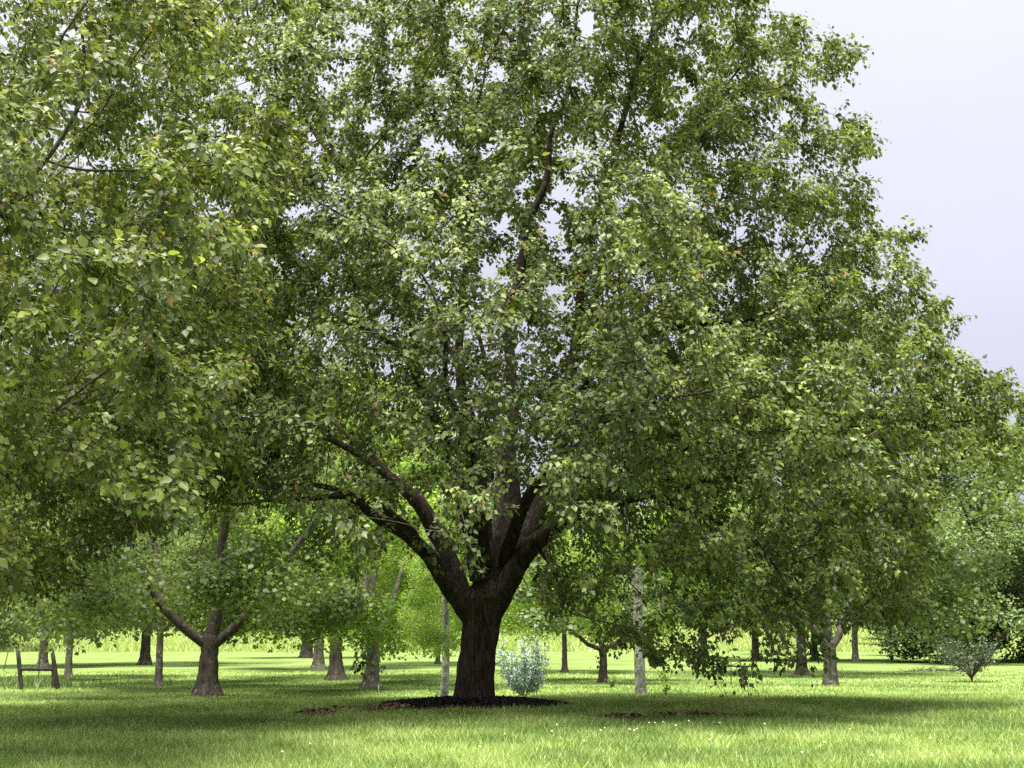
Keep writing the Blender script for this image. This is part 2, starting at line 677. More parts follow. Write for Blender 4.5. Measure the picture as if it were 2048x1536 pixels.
def single_leaves(parent, P, F, N, S, T, loc, key, mat, count=300):
    """The leaves that show largest, each an object of its own; returns the mask of the rest."""
    px, row = project(P)
    dist = np.linalg.norm(P - np.array([0, 0, CAM_Z]), axis=1)
    inf = (px > 10) & (px < 2038) & (row > 10) & (row < 1526)
    score = np.where(inf, S / dist, 0)
    pick = np.argsort(-score)[:count]
    if key not in LEAF_MESHES:
        LEAF_MESHES[key] = [make_mesh('pear_leaf', LEAF, quads=LEAF_Q, attrs={'tint': np.full(9, v)}, mats=[mat])
                            for v in np.linspace(0.2, 0.9, 8)]
    Sx, Fx, Nx = leaf_frames(F[pick], N[pick])
    for j, i in enumerate(pick):
        me = LEAF_MESHES[key][int(np.clip((T[i] - 0.2) / 0.7 * 8, 0, 7))]
        o = bpy.data.objects.new('leaf', me)
        COL.objects.link(o)
        o.parent = parent
        M = Matrix(((Sx[j][0], Fx[j][0], Nx[j][0], 0), (Sx[j][1], Fx[j][1], Nx[j][1], 0), (Sx[j][2], Fx[j][2], Nx[j][2], 0), (0, 0, 0, 1)))
        o.matrix_local = Matrix.Translation(Vector(P[i] - loc)) @ M @ Matrix.Scale(float(S[i]), 4)
    mask = np.ones(len(P), bool)
    mask[pick] = False
    return mask


# ------------------------------------------------------------------ the great pear tree
def rough_trunk(name, C, R, mat, off, sides=72, rows=90, ridge=0.022, flare=None):
    C = np.asarray(C, float)
    n = len(C)
    tt = np.linspace(0, n - 1, rows)
    cc = np.stack([np.interp(tt, np.arange(n), C[:, k]) for k in range(3)], 1)
    cc = smooth_chain(cc, 6)
    rr = np.interp(tt, np.arange(n), R)
    ang = np.linspace(0, 2 * math.pi, sides, endpoint=False)
    A, H = np.meshgrid(ang, cc[:, 2])
    K = np.stack([np.cos(A) * 4.6, np.sin(A) * 4.6, H * 1.1], -1)
    nn = np.abs(vnoise(K * 1.6 + 5) - 0.5) * 2
    nn2 = np.abs(vnoise(K * np.array([3.4, 3.4, 2.6]) + 15) - 0.5) * 2
    big = vnoise(np.stack([np.cos(A) * 1.2, np.sin(A) * 1.2, H * 0.8], -1) + 2) - 0.5
    rad = rr[:, None] * (1 + 0.16 * big) + ridge * (nn * 1.1 + nn2 * 0.7 - 0.7)
    if flare:
        h = (cc[:, 2] - cc[0, 2])[:, None]
        lob = 0.5 + 0.5 * np.cos(A * 5 + 0.7) * 0.8 + 0.3 * np.cos(A * 3 + 2)
        rad = rad + flare * np.exp(-h / 0.16) * (0.55 + 0.6 * lob)
    V = np.stack([cc[:, 0:1] + np.cos(A) * rad, cc[:, 1:2] + np.sin(A) * rad, H], -1).reshape(-1, 3)
    k = np.arange(sides)
    Q = []
    for i in range(rows - 1):
        b = i * sides
        Q.append(np.stack([b + k, b + (k + 1) % sides, b + sides + (k + 1) % sides, b + sides + k], 1))
    return make_mesh(name, V - np.asarray(off), quads=np.concatenate(Q), smooth=True, mats=[mat])


D0 = 20.0
base = at(949, 1405, D0)
base[2] = float(gz(base[0], base[1]))
pear = thing('pear_tree', 'large spreading pear tree with dark forked trunk standing in black mulch', 'tree', base)
ppm = FPX / D0


def W(px, row, Y):
    return at(px, row, Y)


tc_rows = [(947, 1428, 100), (948, 1408, 92), (949, 1385, 86), (951, 1350, 80), (957, 1300, 77), (962, 1255, 79), (965, 1220, 88), (967, 1195, 92), (969, 1175, 66), (970, 1160, 36)]
TC = np.array([W(a, b, D0) for a, b, c in tc_rows])
TR = np.array([c * 0.9 / 2 / ppm for a, b, c in tc_rows])
obj('trunk', rough_trunk('trunk', TC, TR, M_BARK, base, ridge=0.034, flare=0.07), pear)

LIMBS = [
    [(957, 1262, 20, 40), (905, 1180, 19.9, 41), (862, 1120, 19.8, 36), (795, 1062, 19.6, 30), (740, 1032, 19.4, 24), (660, 995, 19.0, 16), (560, 985, 18.5, 10), (470, 1000, 18, 6)],
    [(966, 1240, 20, 54), (970, 1120, 20.1, 50), (965, 1000, 20.2, 44), (955, 900, 20.2, 38), (930, 760, 20.1, 28), (925, 600, 20.2, 22), (935, 420, 20.2, 18), (935, 240, 20.3, 13), (895, 80, 20.3, 9), (880, -120, 20.3, 6)],
    [(972, 1255, 20.1, 42), (1005, 1100, 20.3, 46), (1025, 960, 20.6, 40), (1030, 820, 20.8, 34), (1020, 660, 21, 29), (1040, 520, 21, 25), (1085, 360, 21, 20), (1130, 210, 21, 14), (1160, 40, 21, 9), (1180, -150, 21, 6)],
    [(968, 1262, 19.98, 44), (1034, 1135, 19.8, 47), (1100, 1062, 19.6, 38), (1170, 1022, 19.3, 28), (1260, 1000, 18.9, 20), (1380, 965, 18.4, 14), (1500, 955, 18, 9)],
    [(972, 1255, 20.1, 42), (1028, 1120, 20.3, 44), (1085, 990, 20.6, 38), (1120, 860, 20.8, 33), (1145, 680, 20.9, 29), (1165, 540, 20.8, 25), (1225, 320, 20.6, 19), (1280, 130, 20.5, 13), (1320, -40, 20.5, 8)],
    [(959, 1255, 20.1, 40), (900, 1120, 20.4, 37), (830, 1010, 20.6, 31), (760, 940, 20.8, 24), (680, 890, 21, 17), (560, 850, 21.2, 10)],
    [(960, 1160, 19.9, 42), (932, 1000, 19.8, 37), (885, 870, 19.6, 32), (850, 780, 19.5, 29), (800, 710, 19.4, 23), (700, 660, 19.3, 14), (600, 620, 19.3, 8)],
    [(850, 782, 19.5, 24), (815, 650, 19.6, 21), (760, 480, 19.6, 17), (700, 360, 19.5, 14), (620, 260, 19.5, 10), (540, 120, 19.5, 6)],
    [(1122, 850, 20.8, 24), (1185, 742, 20.5, 20), (1280, 682, 20.2, 16), (1370, 656, 20, 14), (1460, 648, 19.8, 10), (1600, 640, 19.6, 6)],
    [(1146, 670, 20.9, 22), (1255, 490, 20.8, 18), (1300, 400, 20.8, 15), (1400, 250, 20.6, 10), (1500, 120, 20.5, 6)],
    [(968, 1130, 20, 36), (958, 1000, 19, 31), (930, 880, 17.9, 23), (900, 760, 16.9, 15), (880, 640, 15.9, 8)],
    [(1010, 1120, 20.1, 34), (1065, 970, 18.9, 26), (1180, 870, 17.6, 19), (1320, 805, 16.4, 12), (1420, 770, 15.5, 7)],
    [(990, 1110, 20.4, 36), (1000, 950, 22, 28), (980, 800, 23.4, 19), (960, 650, 24.6, 10)],
    [(1035, 1100, 20.4, 34), (1150, 900, 22.3, 24), (1300, 790, 23.8, 15), (1420, 720, 25, 8)],
    [(1150, 1032, 19.4, 22), (1350, 905, 19.7, 17), (1560, 862, 19.8, 13), (1760, 852, 19.9, 9), (1930, 845, 20, 6), (2080, 800, 20, 4)],
    [(1072, 1088, 19.7, 9), (1104, 1140, 19.55, 6), (1128, 1185, 19.45, 4), (1140, 1222, 19.4, 2.5)],
    [(850, 1110, 19.75, 24), (780, 1025, 18.6, 19), (650, 962, 17.3, 13), (540, 965, 16.2, 7)],
    [(905, 1100, 20.4, 28), (800, 960, 22.2, 20), (690, 880, 24, 10)],
    [(1290, 985, 18.8, 12), (1420, 1040, 18.2, 9), (1530, 1120, 17.8, 6), (1600, 1200, 17.6, 4)],
]
axis0 = np.array([base[0] + 0.2, base[1], 5.5])
sp, spar, srad = [], [], []
for L in LIMBS:
    raw = np.array([W(a, b, y) for a, b, y, w in L])
    rw = np.array([w / 2 * y / FPX * (0.70 + 0.22 * float(sstep(760, 1150, b))) for a, b, y, w in L])
    P = catmull(raw, 6)
    r = np.interp(np.linspace(0, len(L) - 1, len(P)), np.arange(len(L)), rw)
    ln = np.linspace(0, 1, len(P))[:, None]
    wig = np.stack([vnoise(P * 1.3 + 3 * k + 7) - 0.5 for k in range(3)], 1)
    P = P + wig * 0.22 * np.clip(ln * 4, 0, 1)
    mb = MB()
    mb.tube(P, r, sides=14 if r[0] > 0.08 else 9, wob=0.14)
    obj('limb', mb.mesh('limb', M_LIMB, off=base), pear)
    b0 = len(sp)
    for k in range(len(P)):
        sp.append(P[k])
        spar.append(b0 + k - 1 if k else -1)
        srad.append(r[k])

# crown outline of the pear, as seen; crown itself is a full body of revolution with lobes
RIGHT = np.array([(-300, 1220), (-150, 1440), (0, 1590), (50, 1640), (85, 1735), (125, 1720), (165, 1650), (210, 1680), (265, 1755), (305, 1755), (335, 1690), (370, 1735),
                  (420, 1760), (440, 1835), (475, 1850), (520, 1800), (560, 1850), (605, 1905), (635, 1910), (680, 1830), (715, 1930), (745, 2060), (800, 2120),
                  (900, 2080), (925, 1960), (945, 1905), (1000, 1885), (1100, 1865), (1180, 1860), (1260, 1840), (1330, 1600), (1380, 1400)], float)
BOT = np.array([(300, 1030), (450, 1045), (600, 1060), (660, 1080), (690, 1130), (745, 1140), (770, 1110), (830, 1105), (870, 1050), (900, 1140), (960, 1150), (985, 1050), (1060, 1090), (1080, 1190), (1130, 1240), (1200, 1265),
                (1260, 1300), (1310, 1320), (1370, 1340), (1440, 1345), (1480, 1330), (1560, 1325), (1600, 1270), (1700, 1262), (1850, 1255), (1880, 1180), (1900, 920), (2200, 930)], float)
ZR = np.array([(0.6, 5.6), (1.5, 6.5), (3, 7.1), (5, 7.3), (7, 6.8), (9, 6.1), (11, 5.2), (12.5, 3.9), (13.8, 2.2), (14.6, 0.5)])


def in_crown(P, slack=0.0):
    px, row = project(P)
    rb = np.interp(row, RIGHT[:, 0], RIGHT[:, 1]) + 34 + 56 * (vnoise(P * 1.1 + 40) - 0.5)
    bb = np.interp(px, BOT[:, 0], BOT[:, 1])
    ok = (px < rb + slack) & (row < bb + slack)
    # limbs stay in view over the fork
    fork = (px > 850) & (px < 1085) & (row > 1055) & (P[:, 1] < 20.6) & ~((np.abs(px - 915) < 55) & (row > 1040) & (row < 1150))
    ok &= ~fork
    # gaps between the boughs
    ragged = vnoise(P * 2.3)
    for (hx, hr, rad) in ((1120, 375, 0.22), (1112, 430, 0.20), (1095, 470, 0.18), (1035, 690, 0.16), (1180, 60, 0.26), (640, 300, 0.16), (740, 330, 0.14),
                          (1255, 270, 0.16), (1330, 70, 0.2)):
        c = at(hx, hr, 20.0)
        ok &= ~(((P[:, 0] - c[0] * P[:, 1] / 20.0) ** 2 + (P[:, 2] - (CAM_Z + (c[2] - CAM_Z) * P[:, 1] / 20.0)) ** 2) < (rad * (0.15 + 1.05 * ragged)) ** 2)
    return ok


def crown_clumps(center_xy, zr, ncl, per, okf, rad=(0.55, 1.05), inner=0.30, stretch=None, zpow=1.0):
    out = []
    tries = 0
    while len(out) < ncl and tries < ncl * 40:
        tries += 1
        z = zr[0, 0] + (zr[-1, 0] - zr[0, 0]) * rng.random() ** zpow
        R = np.interp(z, zr[:, 0], zr[:, 1])
        if rng.random() > (R / zr[:, 1].max()) ** 1.3:
            continue
        az = rng.random() * 2 * math.pi
        lob = 1 + 0.10 * math.sin(3 * az + z) + 0.08 * math.sin(5 * az - 1.7 * z)
        f = math.sqrt(inner ** 2 + (1 - inner ** 2) * rng.random() ** 0.75)
        if stretch is not None:
            R = R * stretch(az)
        c = np.array([center_xy[0] + math.cos(az) * R * f * lob, center_xy[1] + math.sin(az) * R * f * lob, z])
        if c[2] < 0.5 or not okf(c[None])[0]:
            continue
        out.append((c, az))
    pts = []
    for c, az in out:
        r = rad[0] + (rad[1] - rad[0]) * rng.random()
        q = rng.normal(0, 0.55, (per, 3))
        q = q[np.linalg.norm(q, axis=1) < 1.25]
        q = q * [r, r, r * 0.62]
        q[:, 2] -= 0.18 * (q[:, 0] * math.cos(az) + q[:, 1] * math.sin(az))
        p = c + q
        pts.append(p[okf(p)])
    return np.concatenate(pts)


ok_main = lambda P: in_crown(P)
attr = crown_clumps((base[0] + 0.15, base[1] + 0.3), ZR, 780, 15, ok_main, rad=(0.45, 0.9), stretch=lambda a: 1 / math.sqrt(math.cos(a) ** 2 + (math.sin(a) / 0.74) ** 2))
# hanging skirts, the long right bough, the shoot hanging at the left of the trunk
extra = []
for (px, row, Y, sx, sz, n) in ((1520, 1270, 17.5, 0.5, 0.25, 20), (1400, 1260, 17.6, 0.4, 0.25, 14), (1300, 1230, 17.8, 0.4, 0.25, 12), (1700, 1190, 18.0, 0.6, 0.4, 26),
                                (1980, 800, 20, 0.6, 0.3, 34), (2060, 850, 20, 0.6, 0.35, 30), (1940, 770, 20, 0.4, 0.25, 16), (1830, 850, 19.8, 0.5, 0.35, 20),
                                (920, 1095, 19.2, 0.32, 0.26, 16), (1780, 1120, 18.3, 0.5, 0.5, 30), (1600, 1120, 17.5, 0.6, 0.5, 30), (1150, 1210, 18.6, 0.4, 0.25, 18),
                                (1680, 110, 20.3, 0.5, 0.4, 30), (1740, 290, 20.2, 0.4, 0.3, 26), (1840, 470, 20.1, 0.3, 0.3, 26), (1880, 620, 20, 0.4, 0.28, 34), (1900, 710, 20, 0.4, 0.25, 26),
                                (1600, 150, 20, 0.6, 0.5, 26), (1640, 350, 19.6, 0.6, 0.5, 26), (1700, 450, 20, 0.6, 0.5, 26), (1780, 560, 19.7, 0.6, 0.5, 30), (1600, 500, 19, 0.6, 0.5, 26), (1500, 300, 19, 0.6, 0.5, 26), (1480, 120, 19.5, 0.6, 0.5, 24),
                                (1200, 1190, 18.2, 0.5, 0.3, 22), (1050, 1160, 21.5, 0.6, 0.3, 16),
                                (1250, 900, 17.4, 0.7, 0.4, 34), (1400, 910, 17.2, 0.6, 0.4, 30), (900, 890, 17.0, 0.6, 0.4, 26), (790, 850, 17.3, 0.6, 0.4, 26), (1010, 850, 16.8, 0.6, 0.4, 26),
                                (700, 960, 17.6, 0.6, 0.35, 24), (1560, 870, 17.8, 0.7, 0.45, 30), (1120, 960, 17.9, 0.35, 0.22, 14), (1000, 780, 17, 0.7, 0.5, 24), (1180, 760, 17, 0.7, 0.5, 24),
                                (1800, 1190, 18.8, 0.6, 0.3, 30), (1850, 1050, 19, 0.4, 0.5, 30), (1960, 880, 20, 0.5, 0.3, 30), (2040, 780, 20.2, 0.5, 0.25, 30), (1900, 800, 19.8, 0.4, 0.3, 20),
                                (2020, 900, 19.6, 0.4, 0.2, 20), (1480, 900, 18.6, 0.7, 0.5, 30)):
    q = at(px, row, Y) + rng.normal(0, 1, (n, 3)) * [sx, sx, sz]
    qx, qr = project(q)
    q = q[qx < np.interp(qr, RIGHT[:, 0], RIGHT[:, 1]) - 12]
    extra.append(q)
hang = np.array([at(712 + rng.normal(0, 14), r, 17.6) for r in np.linspace(1150, 1335, 12)])
hang2 = np.array([at(1395 + k * 5 + rng.normal(0, 8), 1290 + k * 9, 17.4) for k in range(8)] + [at(1310 + rng.normal(0, 10), 1290 + k * 10, 17.3) for k in range(4)])
hang3 = np.array([at(1500 + rng.normal(0, 45), 1300 + rng.random() * 45, 17.4) for k in range(12)])
HANG = np.concatenate(extra + [hang, hang2, hang3])

attr = np.concatenate([attr, HANG])


def ok_shoot(P, slack=14, near=0.30):
    ok = in_crown(P, slack=slack)
    far_ = np.nonzero(~ok)[0]
    for c in range(0, len(far_), 4000):
        j = far_[c:c + 4000]
        d = ((P[j][:, None] - HANG[None]) ** 2).sum(-1).min(1)
        ok[j] = d < near * near
    px, row = project(P)
    ok &= ~((px > 860) & (px < 1075) & (row > 1065) & (P[:, 1] < 20.4) & ~((np.abs(px - 915) < 60) & (row < 1160)))
    return ok



P, par = colonize(np.array(sp), np.array(spar), attr, 0.22, 0.27, trop=-0.02)
R, nch = pipe_radii(P, par, 0.0048, 2.25, floor=np.array(srad))
ns = len(sp)
R[ns:] = np.minimum(R[ns:], 0.045)
mb = MB()
inside = ok_shoot(P, 30, 0.45) | (np.arange(len(P)) < ns)
drawn = np.arange(len(P)) < ns
for ch in branch_chains(P, par, R, ns):
    if not drawn[ch[0]]:
        continue
    bad = np.nonzero(~inside[ch[1:]])[0]
    if len(bad):
        ch = ch[:bad[0] + 1]
    if len(ch) < 2:
        continue
    drawn[ch] = True
    pts = smooth_chain(P[ch], 2)
    rr = R[ch].copy()
    rr[0] = rr[1] if len(rr) > 1 else rr[0]
    mb.tube(pts, rr, sides=7 if rr[0] > 0.02 else (5 if rr[0] > 0.009 else 3))
obj('branches', mb.mesh('branches', M_TWIG, off=base), pear, kind='stuff')
R[~drawn] = 1.0
sb, sd = foliage_sites(P, par, R, nch, ns, 0.017, 3.5, axis0)
thin = (sb[:, 2] < 11.3) | (rng.random(len(sb)) < 0.5)
thin &= (sb[:, 1] < 20.3) | (sb[:, 0] > 4.2) | (rng.random(len(sb)) < 0.92)
spx, srow = project(sb)
solid = np.interp(spx, [300, 600, 850, 1060, 1150, 1300, 1450, 1560, 1650, 1850], [960, 980, 1000, 1030, 1060, 1100, 1150, 1190, 1225, 1235])
thin &= (srow < solid) | (rng.random(len(sb)) < 0.30) | (srow > 1285)
thin &= ~((spx > 560) & (spx < 1120) & (srow > 620) & (srow < 1020) & (rng.random(len(sb)) < 0.5 * sstep(560, 700, spx) * sstep(1120, 1000, spx)))
sb, sd = sb[thin], sd[thin]
print('pear nodes', len(P), 'shoots', len(sb))
NL = 12
sel = rng.permutation(len(sb))[:31000]
sel = sel[ok_shoot(sb[sel] + sd[sel] * 0.3)]
sb, sd = sb[sel], sd[sel]
keepn = len(sb)
lp, lf, ln_, ls, LL = shoot_leaves(sb, sd, NL, 0.29, 0.082, axis0)
lt = tint_for(lp, NL, 1.0)
okl = np.ones(len(lp), bool)
hangpx, hangrow = project(lp)
okl &= ~((hangrow > 1065) & (hangpx > 860) & (hangpx < 1075) & (lp[:, 1] < 20.4) & ~((np.abs(hangpx - 915) < 65) & (hangrow < 1165)))
lp, lf, ln_, ls, lt = lp[okl], lf[okl], ln_[okl], ls[okl], lt[okl]
tw = np.arange(len(sb)) % 2 == 0
obj('twigs', shoot_twigs('twigs', sb[tw], sd[tw], LL[tw], M_TWIG, base), pear, kind='stuff')
crown = obj('crown', None if False else bpy.data.meshes.new('tmp'), pear, kind='stuff')
mk = single_leaves(pear, lp, lf, ln_, ls, lt, base, 'pear', M_PEAR)
crown.data = leaf_mesh('crown', lp[mk], lf[mk], ln_[mk], ls[mk], lt[mk], M_PEAR, base=KITE, q=CARD_T, off=base)
print('pear leaves', len(lp))

# ------------------------------------------------------------------ the second pear, its trunk beyond the left edge
c2 = np.array([-8.0, 13.0])
base2 = np.array([c2[0], c2[1], float(gz(c2[0], c2[1]))])
pear2 = thing('pear_tree', 'pear tree leaning in beside the large one, only its leafy boughs showing', 'tree', base2)
P2 = np.array([base2 + [0, 0, -0.1], base2 + [0.02, 0, 0.4], base2 + [0.05, 0.02, 1.0], base2 + [0.1, 0.05, 1.7], base2 + [0.1, 0.05, 2.1]])
obj('trunk', rough_trunk('trunk', P2, np.array([0.36, 0.31, 0.29, 0.32, 0.2]), M_BARK, base2, sides=48, rows=50, flare=0.05), pear2)
L2 = np.array([(-260, 1500 * 0 + 560), (0, 632), (100, 622), (200, 648), (300, 642), (340, 585), (430, 600), (520, 560), (620, 505), (700, 508), (790, 452), (860, 470), (950, 508), (985, 430),
               (1030, 330), (1100, 280), (1180, 245), (1230, 120), (1260, -50)], float)
B2 = np.array([(-900, 1160), (-200, 1175), (0, 1200), (60, 1195), (120, 1170), (230, 1168), (290, 1110), (350, 1040), (450, 985), (520, 965), (640, 900)], float)


def in_crown2(P, slack=0.0):
    px, row = project(P)
    ok = (px < np.interp(row, L2[:, 0], L2[:, 1]) + slack) & (row < np.interp(px, B2[:, 0], B2[:, 1]) + slack)
    for (hx, hr, rad) in ((285, 420, 0.18), (195, 440, 0.12), (20, 20, 0.12), (140, 40, 0.13)):
        c = at(hx, hr, 12.0)
        ok &= ~(((P[:, 0] - c[0] * P[:, 1] / 12.0) ** 2 + (P[:, 2] - (CAM_Z + (c[2] - CAM_Z) * P[:, 1] / 12.0)) ** 2) < rad ** 2)
    ok &= P[:, 1] > 8.3
    return ok


ZR2 = np.array([(1.2, 5.2), (2, 6.0), (4, 6.3), (6, 6.1), (7.5, 5.6), (9, 4.2), (9.8, 2.6), (10.3, 0.5)])
attr2 = crown_clumps(c2, ZR2, 560, 15, in_crown2, rad=(0.42, 0.85), inner=0.3)
limb_seeds, lpar, lrad = [], [], []
for az, el, ln2 in ((0.1, 0.5, 3.2), (0.9, 0.6, 3.2), (-0.8, 0.55, 3.2), (0.3, 1.0, 4.2), (2.2, 0.7, 3.2), (-2.0, 0.7, 3.2), (3.2, 0.7, 3.2), (1.4, 1.3, 5.0), (-0.3, 0.28, 3.4)):
    t = np.linspace(0, 1, 14)[:, None]
    dvec = np.array([math.cos(az) * math.cos(el), math.sin(az) * math.cos(el), math.sin(el)])
    Pl = base2 + [0.08, 0.04, 1.55] + dvec * t * ln2 + np.array([0, 0, 0.25]) * t ** 2
    Pl = Pl + np.stack([vnoise(Pl * 1.2 + 11 * k) - 0.5 for k in range(3)], 1) * 0.3 * np.clip(t * 3, 0, 1)
    rl = 0.15 * (1 - 0.72 * t[:, 0])
    mb = MB()
    mb.tube(Pl, rl, sides=10, wob=0.12)
    obj('limb', mb.mesh('limb', M_LIMB, off=base2), pear2)
    b0 = len(limb_seeds)
    for k in range(len(Pl)):
        limb_seeds.append(Pl[k])
        lpar.append(b0 + k - 1 if k else -1)
        lrad.append(rl[k])
P, par = colonize(np.array(limb_seeds), np.array(lpar), attr2, 0.21, 0.26, trop=-0.02)
R, nch = pipe_radii(P, par, 0.004, 2.35, floor=np.array(lrad))
ns = len(limb_seeds)
R[ns:] = np.minimum(R[ns:], 0.04)
mb = MB()
for ch in branch_chains(P, par, R, ns):
    pts = smooth_chain(P[ch], 2)
    rr = R[ch].copy()
    rr[0] = rr[1] if len(rr) > 1 else rr[0]
    mb.tube(pts, rr, sides=7 if rr[0] > 0.02 else (5 if rr[0] > 0.009 else 3))
obj('branches', mb.mesh('branches', M_TWIG, off=base2), pear2, kind='stuff')
axis2 = np.array([c2[0], c2[1], 5.0])
sb, sd = foliage_sites(P, par, R, nch, ns, 0.012, 4.0, axis2)
px, row = project(sb)
sel = (px > -150) & (row > -250) | (rng.random(len(sb)) < 0.18)
sel &= in_crown2(sb + sd * 0.3, slack=30) & (rng.random(len(sb)) < np.where(sb[:, 2] > 7.4, 0.5, 0.95))
sb, sd = sb[sel], sd[sel]
print('pear2 nodes', len(P), 'shoots', len(sb))
lp, lf, ln_, ls, LL = shoot_leaves(sb, sd, 12, 0.32, 0.078, axis2)
lt = tint_for(lp, 12, 31.0)
tw = np.arange(len(sb)) % 3 == 0
obj('twigs', shoot_twigs('twigs', sb[tw], sd[tw], LL[tw], M_TWIG, base2), pear2, kind='stuff')
crown2 = obj('crown', bpy.data.meshes.new('tmp'), pear2, kind='stuff')
mk = single_leaves(pear2, lp, lf, ln_, ls, lt, base2, 'pear2', M_PEAR_WARM)
crown2.data = leaf_mesh('crown', lp[mk], lf[mk], ln_[mk], ls[mk], lt[mk], M_PEAR_WARM, base=KITE, q=CARD_T, off=base2)
print('pear2 leaves', len(lp))

# ------------------------------------------------------------------ background trees
def stops(a, b, c):
    return [(0.0, a), (0.5, b), (1.0, c)]


M_MAPLE = leaf_mat('maple_leaf', stops((0.065, 0.098, 0.040), (0.115, 0.160, 0.055), (0.22, 0.27, 0.085)), trans=0.5)
M_LIME = leaf_mat('lime_leaf', stops((0.125, 0.200, 0.050), (0.215, 0.320, 0.080), (0.33, 0.44, 0.12)), trans=0.62)
M_DARKGREEN = leaf_mat('dense_leaf', stops((0.070, 0.108, 0.050), (0.125, 0.180, 0.075), (0.22, 0.285, 0.11)), trans=0.42)
M_PALE = leaf_mat('pale_leaf', stops((0.085, 0.130, 0.060), (0.15, 0.21, 0.085), (0.25, 0.32, 0.12)), trans=0.35)
M_PLUM = leaf_mat('plum_leaf', stops((0.070, 0.045, 0.045), (0.13, 0.085, 0.070), (0.17, 0.14, 0.08)), trans=0.3)
M_BUSH = leaf_mat('bush_leaf', stops((0.028, 0.050, 0.030), (0.050, 0.082, 0.045), (0.10, 0.135, 0.065)), trans=0.3)
M_BLUE = leaf_mat('blue_needle', stops((0.13, 0.19, 0.165), (0.22, 0.29, 0.255), (0.34, 0.42, 0.37)), trans=0.15, tboost=(1.0, 1.05, 0.9))
M_GREYBARK = bark_mat('grey_bark', (0.075, 0.062, 0.052), (0.20, 0.175, 0.15), (0.36, 0.36, 0.33), scale=9, stretch=0.3, bump=0.5, lich=0.60)
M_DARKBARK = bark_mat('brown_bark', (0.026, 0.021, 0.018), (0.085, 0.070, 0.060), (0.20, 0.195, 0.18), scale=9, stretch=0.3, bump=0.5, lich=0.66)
M_PALEBARK = bark_mat('pale_lichen_bark', (0.17, 0.16, 0.145), (0.36, 0.35, 0.33), (0.52, 0.52, 0.48), scale=16, stretch=0.6, bump=0.4, lich=0.52)

CR = {}


def crown_variant(key, mat, R, H, nleaf, size, dens=1.0, low=0.0, cone=0.0, ncl=70):
    """A crown of leaves round its own axis: base at z=0, height H, radius R."""
    if key in CR:
        return CR[key]
    C = []
    while len(C) < ncl:
        z = rng.random()
        prof = math.sin(math.pi * min(1, (z * 0.88 + 0.12)) ** 0.8) ** 0.7 * (1 - cone * z)
        az = rng.random() * 6.2832
        f = math.sqrt(rng.random() * 0.8 + 0.2)
        C.append([math.cos(az) * R * prof * f, math.sin(az) * R * prof * f, z * H, rng.random()])
    C = np.array(C)
    k = rng.integers(0, ncl, nleaf)
    rr = (0.16 + 0.16 * C[k, 3]) * R
    q = rng.normal(0, 1, (nleaf, 3))
    q = unit(q) * (rng.random((nleaf, 1)) ** 0.45)
    Pq = C[k, :3] + q * np.stack([rr, rr, rr * 0.6], 1)
    Nq = q * 0.7 + np.array([0, 0, 0.7]) + rng.normal(0, 0.4, (nleaf, 3))
    Fq = rng.normal(0, 1, (nleaf, 3)) + np.array([0, 0, -0.6]) + q * 0.5
    s = size * (0.6 + 0.8 * rng.random(nleaf))
    t = np.clip(0.2 + 0.5 * rng.random(nleaf) + 0.35 * (C[k, 3] - 0.5), 0, 1)
    CR[key] = leaf_mesh('crown', Pq, Fq, Nq, s, t, mat, base=CARD, q=CARD_T)
    return CR[key]


